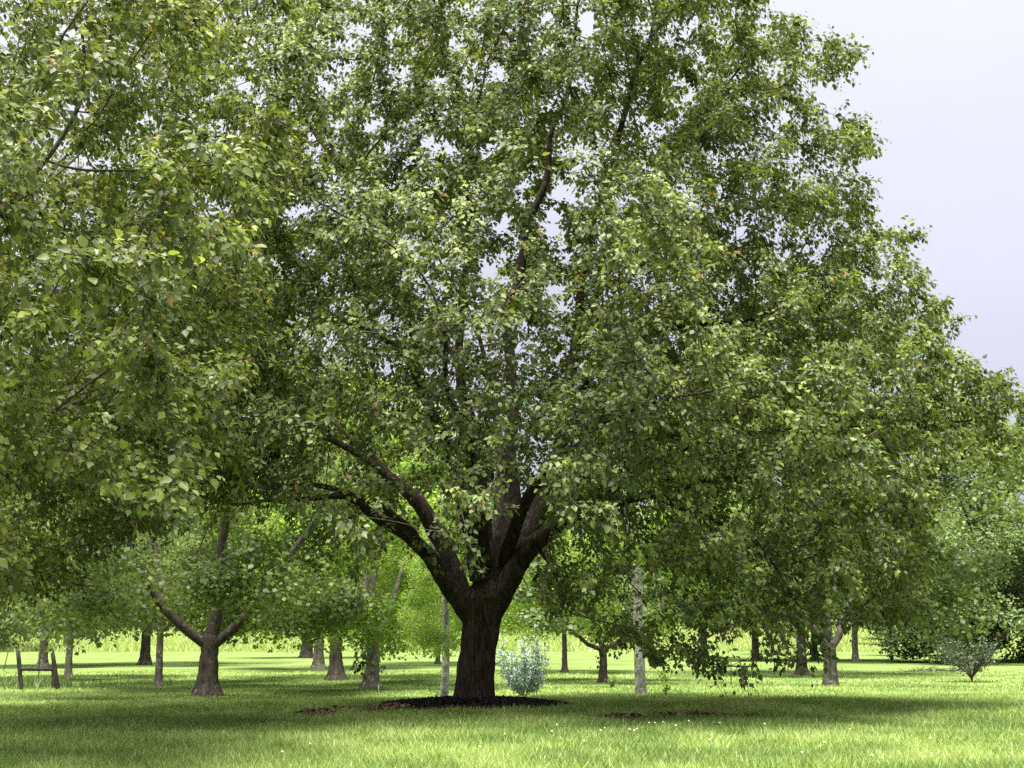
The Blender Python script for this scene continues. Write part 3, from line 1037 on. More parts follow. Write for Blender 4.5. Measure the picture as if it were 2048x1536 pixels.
def bg_tree(name, label, px, row, wpx, H, crown_z, mesh, mat, forks=3, lean=0.0, cat='tree', group=None, Y=None, fork_z=None, scl=(1, 1, 1), rot=None, flare=1.0, crown_off=(0, 0), spread=0.55):
    if Y is None:
        b = G(px, row)
    else:
        b = at(px, row, Y)
        b[2] = float(gz(b[0], b[1]))
    t = thing(name, label, cat, b, group)
    r = wpx / 2 * b[1] / FPX
    fz = fork_z if fork_z else crown_z + 0.3
    n = 9
    z = np.linspace(-0.1, fz, n)
    C = np.stack([lean * z + 0.06 * (vnoise(np.stack([z * 0.9 + px, z * 0, z * 0], 1)) - 0.5), 0.05 * (vnoise(np.stack([z * 0.9 + row, z * 0 + 4, z * 0], 1)) - 0.5), z], 1)
    zz = np.maximum(z, 0)
    Rr = r * (1 - 0.16 * zz / fz) + flare * r * 0.75 * np.exp(-zz / (r * 1.1))
    zf = np.linspace(0, n - 1, 26)
    mbt = MB()
    z2 = np.concatenate([np.linspace(-0.1, 0.5, 8), np.linspace(0.6, fz, 10)])
    Cc = np.stack([np.interp(z2, z, C[:, 0]), np.interp(z2, z, C[:, 1]), z2], 1)
    zz = np.maximum(z2, 0)
    R2 = r * (1 - 0.16 * zz / fz) + flare * r * 0.75 * np.exp(-zz / (r * 1.1))
    mbt.tube(Cc, R2, sides=16, wob=0.16)
    obj('trunk', mbt.mesh('trunk', mat), t)
    top = Cc[-1]
    a0 = rng.random() * 3
    for k in range(forks):
        az = a0 + k * 6.2832 / max(forks, 1) + rng.normal(0, 0.25)
        if forks == 2:
            az = 0.15 + k * math.pi
        ln = (H - fz) * (0.55 + 0.2 * rng.random())
        tt = np.linspace(0, 1, 9)[:, None]
        d = np.array([math.cos(az) * spread, math.sin(az) * spread, 1.0])
        pl = top - np.array([0, 0, r * 1.2]) + np.array([0, 0, ln]) * tt ** 1.25 + np.array([math.cos(az), math.sin(az), 0]) * spread * ln * (0.40 * np.sin(tt * 1.57) + 0.35 * tt)
        pl = pl + np.stack([vnoise(pl * 0.8 + 9 * q + px) - 0.5 for q in range(3)], 1) * 0.9 * np.sqrt(tt) * [1, 1, 0.3]
        mbl = MB()
        mbl.tube(pl, r * (0.60 if forks > 1 else 0.9) * (1 - 0.75 * tt[:, 0] ** 0.8), sides=9, wob=0.12)
        obj('limb', mbl.mesh('limb', mat), t)
    tt = np.linspace(0, 1, 8)[:, None]
    pl = top - np.array([0, 0, r * 1.2]) + np.array([0.12 * rng.normal(), 0.12 * rng.normal(), 1.0]) * tt * (H - fz) * 0.8
    pl = pl + np.stack([vnoise(pl * 0.7 + 9 * q + px + 50) - 0.5 for q in range(3)], 1) * 1.3 * tt * [1, 1, 0.2]
    mbl = MB()
    mbl.tube(pl, r * 0.74 * (1 - 0.8 * tt[:, 0]), sides=9, wob=0.12)
    obj('limb', mbl.mesh('limb', mat), t)
    c = obj('crown', mesh, t, loc=(crown_off[0], crown_off[1], crown_z), kind='stuff')
    c.scale = (scl[0] * 1.25, scl[1] * 1.25, scl[2] * 1.1)
    c.rotation_euler = (0, 0, rng.random() * 6.28 if rot is None else rot)
    return t


maple = crown_variant('maple', M_MAPLE, 5.0, 9.5, 38000, 0.125)
maple2 = crown_variant('maple2', M_MAPLE, 4.5, 8.0, 32000, 0.125)
lime = crown_variant('lime', M_LIME, 4.6, 9.0, 36000, 0.115)
lime2 = crown_variant('lime2', M_LIME, 4.0, 8.0, 30000, 0.115)
dense = crown_variant('dense', M_DARKGREEN, 5.2, 13.0, 60000, 0.155, ncl=120, cone=0.3)
pale = crown_variant('pale', M_PALE, 4.2, 9.0, 30000, 0.13)
plum = crown_variant('plum', M_PLUM, 2.6, 5.0, 9000, 0.14, ncl=40)
small = crown_variant('small', M_PALE, 2.6, 5.5, 10000, 0.13, ncl=36)
far = crown_variant('far', M_MAPLE, 6.5, 13.0, 20000, 0.36, ncl=80)
far2 = crown_variant('far2', M_LIME, 6.0, 11.0, 18000, 0.36, ncl=80)

GB = 'trees standing behind the large pear'
# left of the trunk
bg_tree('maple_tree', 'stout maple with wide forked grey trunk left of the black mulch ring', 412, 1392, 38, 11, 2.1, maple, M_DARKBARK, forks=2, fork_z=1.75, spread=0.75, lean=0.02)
bg_tree('maple_tree', 'slim young maple with smooth grey trunk beside the stout forked maple', 316, 1372, 15, 8, 1.9, maple2, M_GREYBARK, forks=2, fork_z=2.0, scl=(0.75, 0.75, 0.8), lean=-0.01, flare=0.7)
bg_tree('maple_tree', 'thin grey maple just right of the dark fence brace', 137, 1357, 14, 8, 1.7, maple2, M_GREYBARK, forks=3, scl=(0.8, 0.8, 0.85))
bg_tree('pale_tree', 'pale leafed tree rising behind the dark fence brace', 85, 1334, 17, 10, 2.0, pale, M_GREYBARK, forks=3)
bg_tree('maple_tree', 'distant maple beyond the fence brace at the meadow edge', 2, 1303, 17, 11, 3.0, maple, M_DARKBARK, forks=3)
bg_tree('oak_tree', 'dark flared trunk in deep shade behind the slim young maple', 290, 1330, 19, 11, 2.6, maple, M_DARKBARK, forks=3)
bg_tree('linden_tree', 'distant tree with broad flared base near the meadow edge', 613, 1316, 20, 11, 3.0, lime, M_DARKBARK, forks=3)
bg_tree('linden_tree', 'mottled grey trunk behind the dark flared yellow-green tree', 637, 1338, 20, 11, 2.6, lime2, M_GREYBARK, forks=3, scl=(1.1, 1.1, 1.1))
bg_tree('linden_tree', 'yellow-green tree with dark heavily flared trunk base', 671, 1360, 26, 10, 1.6, lime, M_DARKBARK, forks=3, flare=1.3)
bg_tree('linden_tree', 'yellow-green tree with pale grey flared trunk, hanging pear shoot before it', 743, 1376, 28, 10, 1.6, lime2, M_GREYBARK, forks=3)
bg_tree('maple_tree', 'thin dark distant trunk behind the pale sapling left of the large pear', 876, 1328, 9, 9, 2.2, maple2, M_DARKBARK, forks=3)
bg_tree('sapling_tree', 'slender tree with straight pale trunk close to the large pear', 890, 1398, 16, 5, 1.1, lime2, M_PALEBARK, forks=3, fork_z=2.2, flare=0.3, Y=27.5, scl=(0.2, 0.2, 0.32))
# right of the trunk
bg_tree('linden_tree', 'small yellow-green tree with thin brown trunk right of the bluish shrub', 1130, 1345, 11, 8, 1.7, lime2, M_DARKBARK, forks=3, scl=(0.8, 0.8, 0.8))
bg_tree('crab_apple_tree', 'low tree with crooked wide open fork behind the sunny strip', 1206, 1365, 16, 7, 2.0, small, M_DARKBARK, forks=2, fork_z=1.35, spread=1.3, scl=(1.2, 1.2, 1.0))
bg_tree('birch_tree', 'straight pale whitish trunk standing in the sunny strip of lawn', 1283, 1399, 22, 7, 1.4, lime2, M_PALEBARK, forks=3, fork_z=3.4, flare=0.15, Y=28.5, lean=-0.02, scl=(0.42, 0.42, 0.6))
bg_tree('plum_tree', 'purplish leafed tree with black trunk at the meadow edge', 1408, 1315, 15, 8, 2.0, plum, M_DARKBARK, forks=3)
bg_tree('maple_tree', 'distant brown trunk half hidden by hanging pear shoots', 1512, 1321, 14, 9, 2.6, maple2, M_DARKBARK, forks=2)
bg_tree('pale_tree', 'small forked tree with pale leaves near the meadow edge', 1545, 1309, 8, 8, 2.4, small, M_DARKBARK, forks=2, fork_z=1.0, spread=0.35)
bg_tree('oak_tree', 'straight dark trunk beside the lichen grey forked tree', 1605, 1350, 20, 11, 2.6, maple, M_DARKBARK, forks=3)
bg_tree('maple_tree', 'distant dark trunk showing between the straight dark trunk and forked grey tree', 1630, 1321, 12, 10, 2.7, maple2, M_DARKBARK, forks=3)
bg_tree('maple_tree', 'grey forked tree with lichened trunk behind the sunny strip', 1662, 1373, 28, 10, 2.2, maple, M_GREYBARK, forks=2, fork_z=1.55, spread=0.45, Y=41.5, flare=0.9)
bg_tree('maple_tree', 'distant slender trunk right of the forked grey tree', 1712, 1323, 12, 10, 2.5, maple2, M_GREYBARK, forks=3)
bg_tree('dense_tree', 'tall dense dark green tree with foliage down to the lawn', 1965, 1326, 26, 13, 0.25, dense, M_DARKBARK, forks=3)
bg_tree('dense_tree', 'lighter green tall tree beside the dense dark one', 2085, 1322, 26, 13, 0.4, dense, M_DARKBARK, forks=3, scl=(1, 1, 1.02))
bg_tree('pale_tree', 'pale grey-green tree between the meadow and the dense dark tree', 1850, 1312, 12, 10, 1.6, pale, M_DARKBARK, forks=3, scl=(0.9, 0.9, 1.05))
# the far wood
fk = 0
for px, Y in ((-150, 150), (-20, 165), (90, 158), (190, 172), (300, 160), (420, 168), (520, 155), (640, 170), (760, 160), (870, 166), (990, 158), (1100, 170), (1220, 162), (1330, 172), (1450, 168), (1560, 175), (1680, 165), (1790, 178), (1900, 165), (2010, 172), (2130, 160)):
    b = at(px, 1262, Y)
    b[2] = float(gz(b[0], b[1]))
    t = thing('woodland_tree', 'round leafy tree in the far wood beyond the meadow', 'tree', b, 'trees of the far wood beyond the meadow')
    mbt = MB()
    mbt.tube(np.array([[0, 0, -0.1], [0.05, 0, 1], [0, 0.1, 3], [0.1, 0, 7]]), [0.4, 0.3, 0.26, 0.12], sides=8, wob=0.1)
    obj('trunk', mbt.mesh('trunk', M_DARKBARK), t)
    c = obj('crown', far2 if fk % 3 == 1 else far, t, loc=(0, 0, 1.2), kind='stuff')
    s = 0.8 + 0.45 * rng.random()
    c.scale = (s, s, s)
    c.rotation_euler = (0, 0, rng.random() * 6.28)
    fk += 1


# ------------------------------------------------------------------ shrubs, saplings, conifer
def shrub(name, label, cat, b, stems, leafP, leafF, leafN, size, tint, mat, bark, stem_r=0.012, baseL=CARD, qL=CARD_T, foliage_name='foliage'):
    t = thing(name, label, cat, b)
    for pl in stems:
        mbs = MB()
        mbs.tube(pl, stem_r * (1 - 0.75 * np.linspace(0, 1, len(pl))), sides=6)
        obj('stem', mbs.mesh('stem', bark), t)
    obj(foliage_name, leaf_mesh('foliage', leafP, leafF, leafN, size, tint, mat, base=baseL, q=qL), t, kind='stuff')
    return t


# bluish shrub
b = at(1048, 1392, 29.5)
b[2] = float(gz(b[0], b[1]))
stems, LP, LF = [], [], []
for k in range(34):
    az = rng.random() * 6.28
    sp_ = 0.08 + 0.46 * rng.random()
    h = (0.45 + 0.85 * rng.random() ** 1.3)
    t = np.linspace(0, 1, 7)[:, None]
    pl = np.array([0, 0, 0]) + np.array([math.cos(az) * sp_, math.sin(az) * sp_, 0]) * np.sin(t * 1.6) ** 0.9 + np.array([0, 0, h]) * t + rng.normal(0, 0.012, (7, 3)) * t
    if k < 12:
        stems.append(pl)
    q = 150
    tt = 0.25 + 0.75 * rng.random(q)
    ctr = np.stack([np.interp(tt, t[:, 0], pl[:, j]) for j in range(3)], 1)
    LP.append(ctr + rng.normal(0, 0.045, (q, 3)))
    LF.append(rng.normal(0, 0.7, (q, 3)) + np.array([math.cos(az) * 0.5, math.sin(az) * 0.5, 0.5]))
LP, LF = np.concatenate(LP), np.concatenate(LF)
NEED = np.array([[0, 0, 0], [-0.22, 0.45, 0.02], [0, 1, 0], [0.22, 0.45, 0.02]])
shrub('juniper_shrub', 'small bluish feathery shrub right behind the large pear trunk', 'shrub', b, stems, LP, LF, rng.normal(0, 1, LP.shape) + [0, 0, 1], 0.05 + 0.03 * rng.random(len(LP)), rng.random(len(LP)), M_BLUE, M_TWIG, baseL=NEED)


def leafy_stems(nst, h, spread, per, lsize, bend=0.0):
    stems, LP, LF = [], [], []
    for k in range(nst):
        az = rng.random() * 6.28
        hh = h * (0.7 + 0.4 * rng.random())
        s = spread * (0.3 + 0.7 * rng.random())
        t = np.linspace(0, 1, 7)[:, None]
        pl = np.array([math.cos(az), math.sin(az), 0]) * s * t ** 1.3 + np.array([0, 0, hh]) * t + rng.normal(0, 0.01, (7, 3)) * t
        stems.append(pl)
        tt = 0.2 + 0.8 * rng.random(per)
        ctr = np.stack([np.interp(tt, t[:, 0], pl[:, j]) for j in range(3)], 1)
        LP.append(ctr + rng.normal(0, lsize * 0.4, (per, 3)))
        LF.append(rng.normal(0, 1, (per, 3)) + [0, 0, 0.1])
    LP, LF = np.concatenate(LP), np.concatenate(LF)
    n = len(LP)
    return stems, LP, LF, rng.normal(0, 0.4, (n, 3)) + [0, 0, 1], lsize * (0.7 + 0.6 * rng.random(n)), rng.random(n)


def shrub_at(name, label, cat, px, row, Y, mat, bark, *a, stem_r=0.006, size=None):
    b = at(px, row, Y) if Y else G(px, row)
    b[2] = float(gz(b[0], b[1]))
    st, LP, LF, LN, LS, LT = leafy_stems(*a)
    return shrub(name, label, cat, b, st, LP, LF, LN, LS, LT, mat, bark, stem_r=stem_r, baseL=LEAF6, qL=LEAF6_Q)


shrub_at('sapling', 'leafy green sapling beside the straight pale whitish trunk', 'sapling', 1332, 1396, 27.0, M_LIME, M_TWIG, 4, 0.62, 0.22, 22, 0.075)
shrub_at('weed_clump', 'small dark weed clump in front of the crooked low tree', 'weed', 1222, 1373, 35.0, M_DARKGREEN, M_TWIG, 9, 0.30, 0.2, 22, 0.05)
shrub_at('sucker_shoot', 'pale green sucker shoots at the foot of the slender sapling', 'shoot', 878, 1397, 27.2, M_LIME, M_TWIG, 5, 0.30, 0.12, 10, 0.06)

# vase shaped ornamental bush
b = G(1944, 1364)
stems, LP = [], []
for k in range(13):
    az = k * 2.4
    h = 0.95 + 0.6 * rng.random()
    s = 0.5 + 1.1 * rng.random()
    t = np.linspace(0, 1, 8)[:, None]
    pl = np.array([math.cos(az), math.sin(az), 0]) * s * np.clip(t - 0.12, 0, 1) + np.array([0, 0, h]) * t + rng.normal(0, 0.02, (8, 3)) * t
    stems.append(pl)
    for j in range(3):
        a = pl[3 + j]
        e = a + np.array([math.cos(az + rng.normal(0, .8)), math.sin(az + rng.normal(0, .8)), 0.35]) * (0.3 + 0.35 * rng.random())
        stems.append(np.linspace(a, e, 4))
        LP.append(a + (e - a) * rng.random((34, 1)) + rng.normal(0, 0.11, (34, 3)))
    LP.append(pl[-1] + rng.normal(0, 0.17, (55, 3)))
LP = np.concatenate(LP)
shrub('ornamental_bush', 'small dark vase-shaped bush with many stems before the dense dark tree', 'bush', b, stems, LP, rng.normal(0, 1, LP.shape), rng.normal(0, .5, LP.shape) + [0, 0, 1], 0.055 + 0.04 * rng.random(len(LP)), rng.random(len(LP)), M_BUSH, M_DARKBARK, stem_r=0.032)

# thin layered conifer
b = G(1784, 1319)
t = thing('conifer_tree', 'thin young conifer with sparse layered drooping branches at meadow edge', 'tree', b)
mbt = MB()
mbt.tube(np.array([[0, 0, -0.1], [0, 0, 0.8], [0.03, 0, 2.4], [0, 0, 5.6]]), [0.13, 0.10, 0.08, 0.02], sides=8)
obj('trunk', mbt.mesh('trunk', M_DARKBARK), t)
LP, LF = [], []
for lv in np.arange(0.75, 5.4, 0.34):
    nb = 6
    for k in range(nb):
        az = rng.random() * 6.28
        ln = (2.6 - lv * 0.40) * (0.8 + 0.3 * rng.random())
        tt = np.linspace(0, 1, 6)[:, None]
        pl = np.array([math.cos(az), math.sin(az), 0]) * ln * tt + np.array([0, 0, lv]) + np.array([0, 0, 0.62]) * tt - np.array([0, 0, 0.35]) * tt ** 2
        mbl = MB()
        mbl.tube(pl, 0.026 * (1 - 0.8 * tt[:, 0]), sides=5)
        obj('bough', mbl.mesh('bough', M_DARKBARK), t)
        u = 0.2 + 0.8 * rng.random(70)
        ctr = np.stack([np.interp(u, tt[:, 0], pl[:, j]) for j in range(3)], 1)
        LP.append(ctr + rng.normal(0, 0.09, (70, 3)) * [1, 1, 0.5])
        LF.append(rng.normal(0, 0.7, (70, 3)) + [math.cos(az), math.sin(az), -0.1])
LP, LF = np.concatenate(LP), np.concatenate(LF)
obj('crown', leaf_mesh('crown', LP, LF, rng.normal(0, .5, LP.shape) + [0, 0, 1], np.full(len(LP), 0.13), rng.random(len(LP)), M_PALE, base=NEED, q=CARD_T), t, kind='stuff')

# ------------------------------------------------------------------ fence brace, stakes, bench, brush pile
M_OLDWOOD = bark_mat('creosoted_wood', (0.012, 0.010, 0.009), (0.050, 0.042, 0.036), None, scale=18, stretch=0.1, bump=0.4)
M_GREYWOOD = bark_mat('grey_weathered_wood', (0.16, 0.15, 0.13), (0.34, 0.32, 0.28), None, scale=18, stretch=0.1, bump=0.3)
M_STEEL = bark_mat('rusty_steel', (0.05, 0.05, 0.045), (0.13, 0.11, 0.09), None, scale=30, stretch=1, bump=0.2)
b = G(76, 1379)
fb = thing('fence_brace', 'dark wooden fence brace of leaning posts joined by one rail', 'fence', b)
Yb = b[1]


def post(px0, r0, px1, r1, w, name, parent, mat, Y, off):
    p0, p1 = at(px0, r0, Y), at(px1, r1, Y)
    d = p1 - p0
    p0 = p0 - unit(d) * 0.12
    mbp = MB()
    tt = np.linspace(0, 1, 6)[:, None]
    mbp.tube(p0 + (p1 - p0) * tt, np.full(6, w / 2 * Y / FPX) * (1 - 0.08 * tt[:, 0]), sides=10, wob=0.1)
    return obj(name, mbp.mesh(name, mat, off=off), parent)


post(43, 1380, 36, 1302, 9, 'post', fb, M_OLDWOOD, Yb, b)
post(116, 1380, 105, 1306, 9, 'post', fb, M_OLDWOOD, Yb, b)
post(107, 1375, 107, 1312, 8, 'post', fb, M_OLDWOOD, Yb + 1.2, b)
p0, p1 = at(42, 1338, Yb - 0.02), at(107, 1339, Yb + 0.02)
mbp = MB()
mbp.tube(np.linspace(p0, p1, 5), np.full(5, 3.6 * Yb / FPX), sides=10, wob=0.08)
obj('rail', mbp.mesh('rail', M_OLDWOOD, off=b), fb)


def stake(label, px0, r0, px1, r1, wpx, mat, Y=None, name='fence_stake', cat='stake'):
    b = G(px0, r0) if Y is None else at(px0, r0, Y)
    b[2] = float(gz(b[0], b[1]))
    p1 = at(px1, r1, b[1])
    mbp = MB()
    tt = np.linspace(0, 1, 5)[:, None]
    q0 = b - unit(p1 - b) * 0.1
    w = wpx / 2 * b[1] / FPX
    mbp.tube(q0 + (p1 - q0) * tt, np.full(5, w), sides=8, wob=0.05)
    o = obj(name, mbp.mesh(name, mat, off=b), loc=b)
    return tag(o, label, cat)


stake('thin leaning steel stake in tall weeds left of the fence brace', 7, 1342, 18, 1296, 2.2, M_STEEL)
stake('thin steel stake standing behind the rail of the fence brace', 77, 1356, 80, 1310, 2.2, M_STEEL)
stake('thin dark metal stake in front of the low dark bench', 1462, 1372, 1462, 1325, 2.0, M_STEEL, Y=39.5)
stake('short pale wooden stake beside the low dark bench', 1486, 1373, 1485, 1340, 5.0, M_GREYWOOD, Y=39.0)
stake('short pale marker stick before the grey flared trunk', 757, 1389, 757, 1372, 2.0, M_GREYWOOD)

b = G(1468, 1346)
tb = thing('low_bench', 'low dark plank bench in the shade behind the sunny strip', 'bench', b)
sc = b[1] / FPX
mbp = MB()
for k in range(3):
    mbp = MB()
    mbp.box(np.array([0, (k - 1) * 0.17, 0.30]), 62 * sc, 0.15, 0.05, jit=0.015)
    obj('plank', mbp.mesh('plank', M_OLDWOOD, smooth=False), tb)
for sx in (-0.4, 0.4):
    mbp = MB()
    mbp.box(np.array([sx, 0, 0.125]), 0.09, 0.42, 0.30)
    obj('leg', mbp.mesh('leg', M_OLDWOOD, smooth=False), tb)

b = G(1876, 1344)
tb = thing('brush_pile', 'flat pile of fallen brown twigs on the lawn near the dark bush', 'brush pile', b)
mbp = MB()
for k in range(90):
    c = np.array([rng.normal(0, 0.75), rng.normal(0, 0.35), 0.03 + 0.16 * rng.random() * math.exp(-rng.random())])
    az = rng.random() * 6.28
    ln = 0.2 + 0.5 * rng.random()
    d = np.array([math.cos(az), math.sin(az) * 0.5, rng.normal(0, 0.2)])
    pts = np.array([c - d * ln / 2, c + rng.normal(0, 0.03, 3), c + d * ln / 2])
    mbp.tube(pts, [0.013, 0.011, 0.005], sides=5)
obj('twigs', mbp.mesh('twigs', M_DARKBARK), tb, kind='stuff')

# ------------------------------------------------------------------ mulch ring and worn patches
m, nt, out = new_mat('black_mulch')
bG = nt.nodes.new('ShaderNodeBsdfPrincipled')
a = nt.nodes.new('ShaderNodeAttribute')
a.attribute_name = 'tint'
r_ = nt.nodes.new('ShaderNodeValToRGB')
r_.color_ramp.elements[0].color = (0.004, 0.0035, 0.0045, 1)
r_.color_ramp.elements[1].color = (0.034, 0.028, 0.029, 1)
nt.links.new(a.outputs['Fac'], r_.inputs[0])
nt.links.new(r_.outputs[0], bG.inputs['Base Color'])
bG.inputs['Roughness'].default_value = 0.95
bG.inputs['Specular IOR Level'].default_value = 0.1
nt.links.new(bG.outputs[0], out.inputs['Surface'])
M_MULCH = m


def mulch_r(az):
    return 1.27 + 0.14 * np.sin(2 * az + 1.0) + 0.09 * np.sin(5 * az) + 0.06 * np.sin(9 * az + 2)


rr_ = np.linspace(0, 1, 16)
aa_ = np.linspace(0, 2 * math.pi, 64, endpoint=False)
AA, RR = np.meshgrid(aa_, rr_)
MX = base[0] + np.cos(AA) * mulch_r(AA) * RR
MY = base[1] + np.sin(AA) * mulch_r(AA) * RR
MZ = gz(MX, MY) + 0.012 + 0.055 * (1 - RR ** 2) + 0.03 * n2(MX, MY, 6.0, 2.0) * (1 - RR)
MZ[-1] = gz(MX[-1], MY[-1]) - 0.02
V = np.stack([MX, MY, MZ], -1).reshape(-1, 3)
k = np.arange(64)
Q = np.concatenate([np.stack([i * 64 + k, i * 64 + (k + 1) % 64, (i + 1) * 64 + (k + 1) % 64, (i + 1) * 64 + k], 1) for i in range(15)])
mul = thing('mulch_ring', 'low mound of black mulch around the large pear trunk', 'mulch', base)
obj('mound', make_mesh('mound', V - base, quads=Q, smooth=True, attrs={'tint': rng.random(len(V)) * 0.4}, mats=[M_MULCH]), mul)
nc = 17000
az = rng.random(nc) * 6.2832
f = np.sqrt(rng.random(nc)) * 1.02
cx = base[0] + np.cos(az) * mulch_r(az) * f
cy = base[1] + np.sin(az) * mulch_r(az) * f
cz = gz(cx, cy) + 0.018 + 0.055 * (1 - np.minimum(f, 1) ** 2) + 0.015 * rng.random(nc)
CHIP = np.array([[-0.5, -0.16, 0], [0.5, -0.12, 0], [0.46, 0.16, 0.03], [-0.48, 0.13, 0.02]])
Fc = rng.normal(0, 1, (nc, 3)) * [1, 1, 0.35]
Nc = rng.normal(0, 0.45, (nc, 3)) + [0, 0, 1]
obj('chips', leaf_mesh('chips', np.stack([cx, cy, cz], 1), Fc, Nc, 0.018 + 0.04 * rng.random(nc), rng.random(nc), M_MULCH, base=CHIP, q=np.array([[0, 1, 2, 3]]), off=base), mul, kind='stuff')

m, nt, out = new_mat('dead_leaf_litter')
bG = nt.nodes.new('ShaderNodeBsdfPrincipled')
a = nt.nodes.new('ShaderNodeAttribute')
a.attribute_name = 'tint'
r_ = nt.nodes.new('ShaderNodeValToRGB')
r_.color_ramp.elements[0].color = (0.045, 0.022, 0.014, 1)
r_.color_ramp.elements[1].color = (0.21, 0.12, 0.070, 1)
nt.links.new(a.outputs['Fac'], r_.inputs[0])
nt.links.new(r_.outputs[0], bG.inputs['Base Color'])
bG.inputs['Roughness'].default_value = 0.85
nt.links.new(bG.outputs[0], out.inputs['Surface'])
M_LITTER = m
PATCHES = [(640, 1429, 0.26, 0.50, 'reddish patch of dead leaves in grass left of the mulch'),
           (772, 1419, 0.26, 0.3, 'narrow strip of brown dead leaves at the tip of the mulch'),
           (1395, 1436, 0.45, 0.28, 'dark worn patch of dead leaves in shaded grass right of the mulch'),
           (1235, 1440, 0.30, 0.25, 'small brown worn patch in the deepest shade near the mulch')]
PATCH_XY = []
for (px, row, rx, ry, lab) in PATCHES:
    b = G(px, row)
    PATCH_XY.append((b[0], b[1], rx, ry))
    n = 420
    q = rng.normal(0, 0.55, (n, 2)) * [rx, ry]
    x, y = b[0] + q[:, 0], b[1] + q[:, 1]
    Pq = np.stack([x, y, gz(x, y) + 0.02 + 0.025 * rng.random(n)], 1)
    o = obj('leaf_litter', leaf_mesh('leaf_litter', Pq, rng.normal(0, 1, (n, 3)) * [1, 1, .3], rng.normal(0, .4, (n, 3)) + [0, 0, 1], 0.05 + 0.04 * rng.random(n), rng.random(n), M_LITTER, off=b), loc=b, kind='stuff')
    tag(o, lab, 'leaf litter')

# ------------------------------------------------------------------ grass
M_GRASS = leaf_mat('grass_blade', [(0.0, (0.105, 0.165, 0.045)), (0.5, (0.200, 0.285, 0.078)), (0.85, (0.310, 0.400, 0.130)), (1.0, (0.48, 0.48, 0.27))], rough=0.5, trans=0.42, spec=0.3, tboost=(1.2, 1.25, 0.7))
M_MEADOW = leaf_mat('meadow_blade', [(0.0, (0.18, 0.25, 0.08)), (0.5, (0.28, 0.36, 0.13)), (1.0, (0.42, 0.46, 0.22))], rough=0.6, trans=0.45, spec=0.2)


def blades(name, regions, mat, seed, hscale=1.0, excl=True):
    VV, TT = [], []
    n0 = 0
    for (y0, y1, dens, w, h) in regions:
        half1 = y1 * 0.385 * 1.28 + 1.0
        area = (y1 - y0) * 2 * half1
        n = int(area * dens)
        y = y0 + (y1 - y0) * rng.random(n)
        x = (rng.random(n) * 2 - 1) * half1
        keep = np.abs(x) < y * 0.385 * 1.28 + 1.0
        if excl:
            dm = np.hypot(x - base[0], y - base[1])
            amz = np.arctan2(y - base[1], x - base[0])
            keep &= (dm > mulch_r(amz) * (0.80 + 0.30 * rng.random(n) ** 0.6))
            for (cx_, cy_, rx, ry) in PATCH_XY:
                e = ((x - cx_) / rx) ** 2 + ((y - cy_) / ry) ** 2
                keep &= ~((e < 1.0) & (rng.random(n) < 0.9 - 0.5 * e))
        cl = n2(x, y, 3.2, seed) * 0.6 + n2(x, y, 0.8, seed + 5) * 0.4
        keep &= rng.random(n) < 0.55 + 0.9 * cl
        x, y, cl = x[keep], y[keep], cl[keep]
        n = len(x)
        hh = h * hscale * (0.45 + 0.75 * rng.random(n)) * (0.6 + 0.8 * cl)
        ww = w * (0.7 + 0.6 * rng.random(n))
        az = rng.random(n) * 6.2832
        lean = 0.25 + 0.55 * rng.random(n)
        la = rng.random(n) * 6.2832
        z = gz(x, y) - 0.004
        B = np.stack([x, y, z], 1)
        S = np.stack([np.cos(az), np.sin(az), az * 0], 1) * (ww / 2)[:, None]
        Lv = np.stack([np.cos(la) * lean, np.sin(la) * lean, np.ones(n)], 1)
        mid = B + Lv * (hh * 0.55)[:, None] * [0.6, 0.6, 1.0]
        tip = B + Lv * hh[:, None] * [1.25, 1.25, 0.92]
        v = np.stack([B - S, B + S, tip], 1)
        VV.append(v.reshape(-1, 3))
        patch = sstep(0.22, 0.78, n2(x, y, 0.55, seed + 11) * 0.5 + n2(x, y, 1.9, seed + 3) * 0.5)
        t = np.clip(0.08 + 0.75 * patch + 0.75 * (rng.random(n) - 0.5), 0, 0.9)
        t = np.where(rng.random(n) < 0.03, 1.0, t)
        TT.append(np.repeat(t, 3))
        n0 += n
    V = np.concatenate(VV)
    k = np.arange(len(V) // 3)[:, None] * 3
    return make_mesh(name, V, tris=k + [0, 1, 2], attrs={'tint': np.concatenate(TT)}, mats=[mat]), n0


me, n0 = blades('grass', [(9.5, 13.5, 1900, 0.011, 0.095), (13.5, 17.5, 1500, 0.012, 0.09), (17.5, 22.5, 1000, 0.015, 0.085), (22.5, 30, 300, 0.02, 0.09), (30, 42, 110, 0.03, 0.08), (42, 64, 25, 0.05, 0.08)], M_GRASS, 1.3)
print('grass blades', n0)
g = obj('grass', me, kind='stuff')
tag(g, 'mown bright green grass covering the whole lawn', 'grass')
me, n1 = blades('tall_grass', [(122, 130, 9, 0.10, 0.9), (130, 150, 6, 0.14, 1.0), (150, 172, 3, 0.2, 1.0)], M_MEADOW, 4.4, excl=False)
print('meadow blades', n1)
g = obj('tall_grass', me, kind='stuff')
tag(g, 'pale tall unmown meadow grass beyond the shaded lawn', 'meadow')
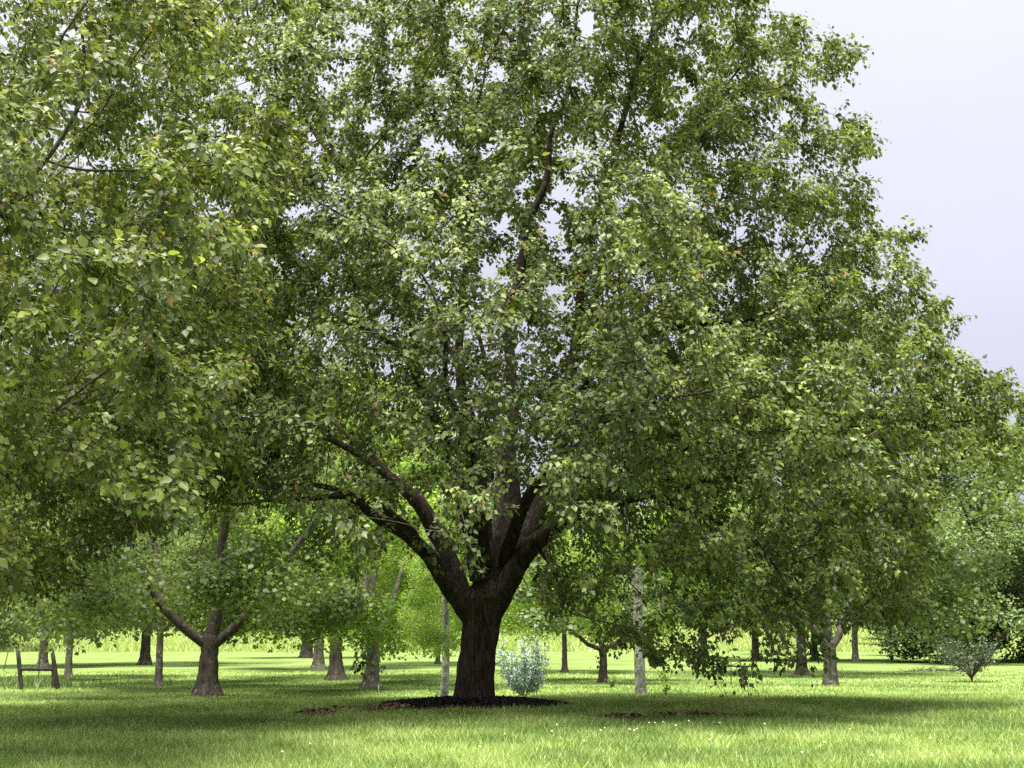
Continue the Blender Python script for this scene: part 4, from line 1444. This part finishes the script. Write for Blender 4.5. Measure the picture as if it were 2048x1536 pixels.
# weeds round the fence brace
n = 900
bq = G(40, 1378)
x = bq[0] + rng.normal(-0.4, 1.0, n)
y = bq[1] + 1.5 + rng.normal(0, 1.2, n)
Pq = np.stack([x, y, gz(x, y)], 1)
Fq = rng.normal(0, 0.28, (n, 3)) + [0, 0, 1]
g = obj('tall_weeds', leaf_mesh('tall_weeds', Pq - bq, Fq, rng.normal(0, 1, (n, 3)), 0.18 + 0.28 * rng.random(n), rng.random(n), M_PALE, base=np.array([[-0.03, 0, 0], [-0.02, 0.6, 0], [0.02, 1, 0.1], [0.03, 0, 0]]), q=CARD_T), loc=bq, kind='stuff')
tag(g, 'pale tall weeds growing around the dark fence brace', 'weeds')

# clover blossoms
m, nt, out = new_mat('clover_white')
bG = nt.nodes.new('ShaderNodeBsdfPrincipled')
bG.inputs['Base Color'].default_value = (0.78, 0.76, 0.62, 1)
bG.inputs['Roughness'].default_value = 0.8
nt.links.new(bG.outputs[0], out.inputs['Surface'])
M_CLOVER = m
hp, hf = [], []
n = 46
u = (np.arange(n) + 0.5) / n
th = np.arccos(1 - 1.7 * u)
ph = np.arange(n) * 2.39996
dirs = np.stack([np.sin(th) * np.cos(ph), np.sin(th) * np.sin(ph), np.cos(th)], 1)
head = leaf_mesh('blossom', dirs * 0.004 + [0, 0, 0.085], dirs, rng.normal(0, 1, (n, 3)), np.full(n, 0.008), np.ones(n), M_CLOVER, base=CARD, q=CARD_T)
mbs = MB()
mbs.tube(np.array([[0, 0, -0.01], [0.003, 0, 0.04], [0, 0, 0.085]]), [0.0018, 0.0015, 0.0013], sides=5)
stem = mbs.mesh('stem', M_GRASS)
stem.attributes.new('tint', 'FLOAT', 'POINT').data.foreach_set('value', np.full(len(stem.vertices), 0.4, np.float32))
spots = [(1114, 1465), (1104, 1479), (1298, 1461), (1310, 1461), (1327, 1460), (1378, 1457), (1440, 1461), (1269, 1477), (1260, 1475), (1274, 1474), (1210, 1472), (1352, 1466), (1202, 1477),
         (1605, 1524), (1745, 1531), (1650, 1503), (1862, 1494), (620, 1506), (1168, 1500), (1010, 1485), (1530, 1463), (564, 1524), (1420, 1498), (1700, 1475), (960, 1512)]
for px, row in spots:
    b = G(px, row)
    t = thing('clover_blossom', 'small white clover blossom in the foreground grass', 'clover', b, 'white clover blossoms in the lawn')
    t.rotation_euler = (0, 0, rng.random() * 6)
    obj('blossom', head, t)
    obj('stem', stem, t)
tot = sum(len(me.loops) - 2 * len(me.polygons) for me in bpy.data.meshes)
print('unique triangles', tot)
